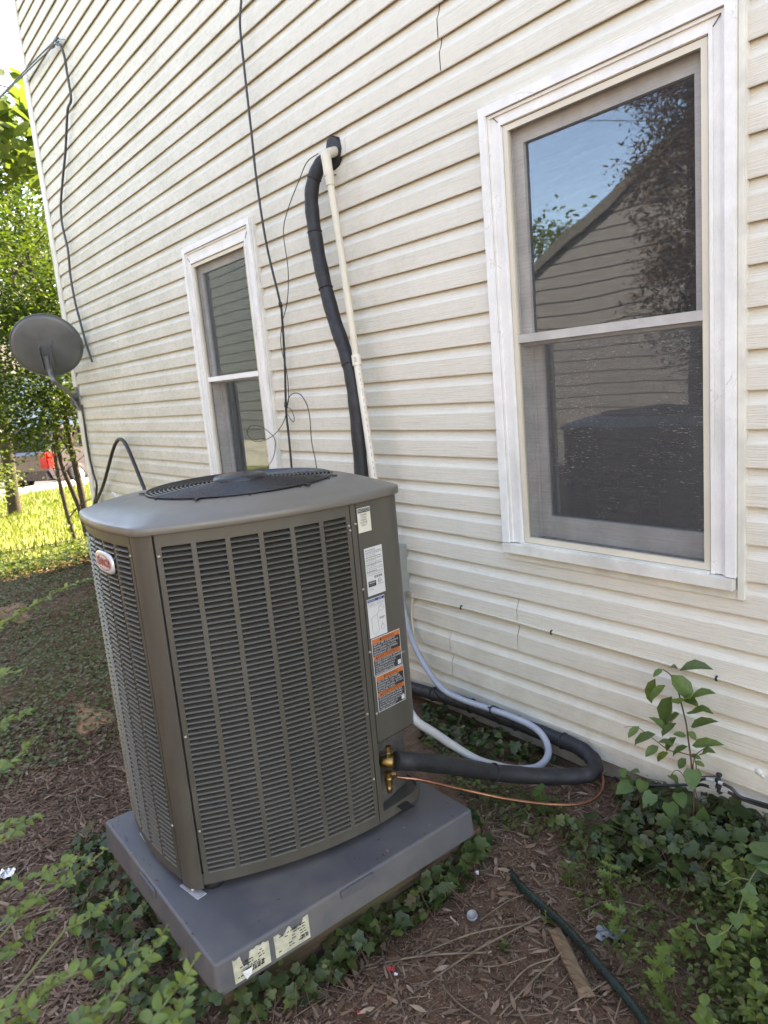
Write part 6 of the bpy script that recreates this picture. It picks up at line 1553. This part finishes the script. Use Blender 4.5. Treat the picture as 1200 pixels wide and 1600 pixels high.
build('roof', mb, M['carpaint'], car)
for x in (X0 + .12, X1 - .12):
    mb = MB(); mb.box((x - .10, Y0 - .025, zb + .62), (x + .10, Y0 + .12, zb + 1.0)); build('tail_light', mb, M['taillight'], car)
mb = MB(); mb.box((X1 - .03, Y0 + .01, zb + .62), (X1 + .012, Y0 + .30, zb + 0.98)); build('tail_light', mb, M['taillight'], car)
for y in (Y0 + .85, Y0 + 3.55):
    for x in (X0 + .02, X1 - .02):
        mb = MB(); mb.lathe((x - .1, y, zb + .32), (1, 0, 0), [(0, 0), (.20, 0), (.32, .02), (.33, .10), (.32, .2), (.20, .21), (0, .2)], 20); wl = build('wheel', mb, M['rubber'], car)
        mb = MB(); mb.lathe((x + .085, y, zb + .32), (1, 0, 0), [(0, 0.03), (.18, .028), (.20, 0)], 14); build('rim', mb, M['galv'], wl)
mb = MB(); mb.box((X0 + .06, Y0 - .06, zb + .34), (X1 - .06, Y0 + .08, zb + .56)); build('bumper', mb, M['carpaint'], car)
def simple_house(name, label, x, y0, y1, h, m, depth, roofh):
    o = empty(name, (x, (y0 + y1) / 2, -1.6), label, 'house')
    mb = MB()
    n = int((h + 1.6) / 0.2)
    for i in range(n): mb.box((x - depth, y0, -1.6 + i * 0.2), (x + 0.02 - 0.0, y1, -1.6 + i * 0.2 + 0.17)); mb.box((x - depth, y0 + .01, -1.6 + i * .2 + .17), (x, y1 - .01, -1.6 + (i + 1) * .2))
    build('wall', mb, M[m], o)
    mb = MB(); mb.add([(x + .5, y0 - .4, h), (x + .5, y1 + .4, h), (x - depth / 2, y1 + .4, h + roofh), (x - depth / 2, y0 - .4, h + roofh), (x - depth - .5, y0 - .4, h), (x - depth - .5, y1 + .4, h)], [(0, 1, 2, 3), (3, 2, 5, 4), (0, 3, 4), (1, 5, 2), (0, 4, 5, 1)]); build('roof', mb, M['shingle'], o)
    for i in range(3):
        yy = y0 + (y1 - y0) * (0.2 + 0.3 * i); mb = MB(); mb.box((x + .01, yy - .5, -.3), (x + .06, yy + .5, 1.1)); f = build('window', mb, M['sashwhite'], o)
        mb = MB(); mb.box((x + .05, yy - .42, -.22), (x + .07, yy + .42, .37)); mb.box((x + .05, yy - .42, .43), (x + .07, yy + .42, 1.02)); build('pane', mb, M['carglass'], f)
    return o
simple_house('house', 'pale blue house with low eaves across the road', -31.0, 4.4, 15.0, 1.5, 'bluehouse', 8.0, 2.4)
simple_house('house', 'small red brick house across the road at left', -36.0, -4.5, 3.6, 0.9, 'brick', 8.0, 2.2)
mb = MB(); a_ = V_((-60, 60, 9)); P = smooth([V_((-8.4, -14, 6.0)), V_((-12, 2, 4.55)), V_((-16, 20, 6.5))], 10); mb.tube(P, 0.012, 5); tag(build('overhead_wire', mb, M['cable']), 'higher thin overhead wire against the white sky at top left', 'wire')
mb = MB(); P = smooth([V_((-9.4, -14, 5.2)), V_((-13, 2, 4.0)), V_((-17, 20, 6.0))], 10); mb.tube(P, 0.010, 5); tag(build('overhead_wire', mb, M['cable']), 'lower thin overhead wire near the cable hook at top left', 'wire')

# ------------------------------------------------------------------ what the window panes reflect: the neighbouring houses and trees behind the camera
nb = empty('house', (-3.0, -9.5, -1.6), 'neighbouring grey gabled house mirrored in the large window', 'house')
PK, EV, YN = V_((-2.2, 0, 4.2)), (-8.3, 2.8), -7.0
mb = MB(); n = int(5.8 / 0.18)
for i in range(n):
    z = -0.85 + i * 0.18; t = max(0.0, (z - 1.15) / (4.2 - 1.15)); xa = -8.0 + t * 5.8; xb = 3.6 - t * 5.8
    if xb - xa < .2: break
    mb.box((xa, YN - 0.012, z), (xb, YN + 0.018, z + 0.155)); mb.box((xa, YN - .02, z + .155), (xb, YN, z + .18))
build('gable_wall', mb, M['mirrorsiding'], nb)
mb = MB()
for i in range(10):
    mb.box((-8.02, YN - .02, -1.6 + i * .075), (3.62, YN + .04, -1.6 + i * .075 + .064)); mb.box((-8.02, YN - .02, -1.6 + i * .075 + .064), (3.62, YN + .03, -1.6 + (i + 1) * .075))
build('block_base', mb, M['mirrorsiding'], nb)
mb = MB()
for sx in (-1, 1):
    xe = -2.2 + sx * 6.3; ze = 4.3 - 6.3 * (3.05 / 5.8)
    mb.add([(-2.2, YN + .10, 4.36), (xe, YN + .10, ze), (xe, YN - 10, ze), (-2.2, YN - 10, 4.36), (-2.2, YN + .10, 4.20), (xe, YN + .10, ze - .16), (xe, YN - 10, ze - .16), (-2.2, YN - 10, 4.20)], [(0, 1, 2, 3), (4, 7, 6, 5), (0, 4, 5, 1), (1, 5, 6, 2)])
build('roof', mb, M['shingle'], nb)
mb = MB(); mb.box((-8.0, YN - 10, -1.6), (3.6, YN - .03, 1.1)); build('side_wall', mb, M['greysiding'], nb)
n2 = empty('house', (-16.0, -7, -1.6), 'neighbouring sage green clapboard house mirrored in the narrow window', 'house')
mb = MB()
for i in range(26):
    z = -0.95 + i * 0.2; mb.box((-24, -9.0, z), (-11.0, -4.98, z + .18)); mb.box((-24, -9.0, z + .18), (-11.0, -5.0, z + .2))
build('wall', mb, M['greensiding'], n2)
mb = MB(); mb.box((-24, -9, -1.6), (-11, -5.02, -.95)); build('foundation', mb, M['foundation'], n2)
mb = MB(); mb.add([(-24.4, -4.6, 4.25), (-10.6, -4.6, 4.25), (-10.6, -7, 5.6), (-24.4, -7, 5.6), (-24.4, -9.4, 4.25), (-10.6, -9.4, 4.25)], [(0, 1, 2, 3), (3, 2, 5, 4), (0, 3, 4), (1, 5, 2), (0, 4, 5, 1)]); build('roof', mb, M['shingle'], n2)
tree('cedar', 'reddish cedar standing behind the camera and mirrored in the large window', 'tree', V_((-4.05, -5.3, -1.57)),
     [([V_((-4.05, -5.3, -1.57)), V_((-4.0, -5.3, 1.5)), V_((-4.05, -5.3, 4.6))], 0.12)],
     [(V_((-4.05, -5.3, 0.6)), V_((0.55, 0.6, 0.8))), (V_((-4.05, -5.3, 1.8)), V_((0.62, 0.6, 0.9))), (V_((-4.1, -5.3, 2.9)), V_((0.62, 0.6, 0.8))), (V_((-4.1, -5.3, 3.9)), V_((0.5, 0.5, 0.8)))], 420, 60, 0.12, (0.035, 0.09), 'conifer', 91, tmpl=LANCE, wide=1.3, corner_clear=False)
tree('yard_tree', 'leafy tree behind the camera mirrored at the left of the large window', 'tree', V_((-11.0, -11.5, -1.57)),
     [([V_((-11.0, -11.5, -1.57)), V_((-11, -11.5, 0.5)), V_((-11.2, -11.5, 2.0))], 0.14)], [(V_((-11, -11.5, 2.0)), V_((1.4, 1.4, 1.3)))], 110, 24, 0.3, (0.1, 0.2), 'brightleaf', 92, corner_clear=False)
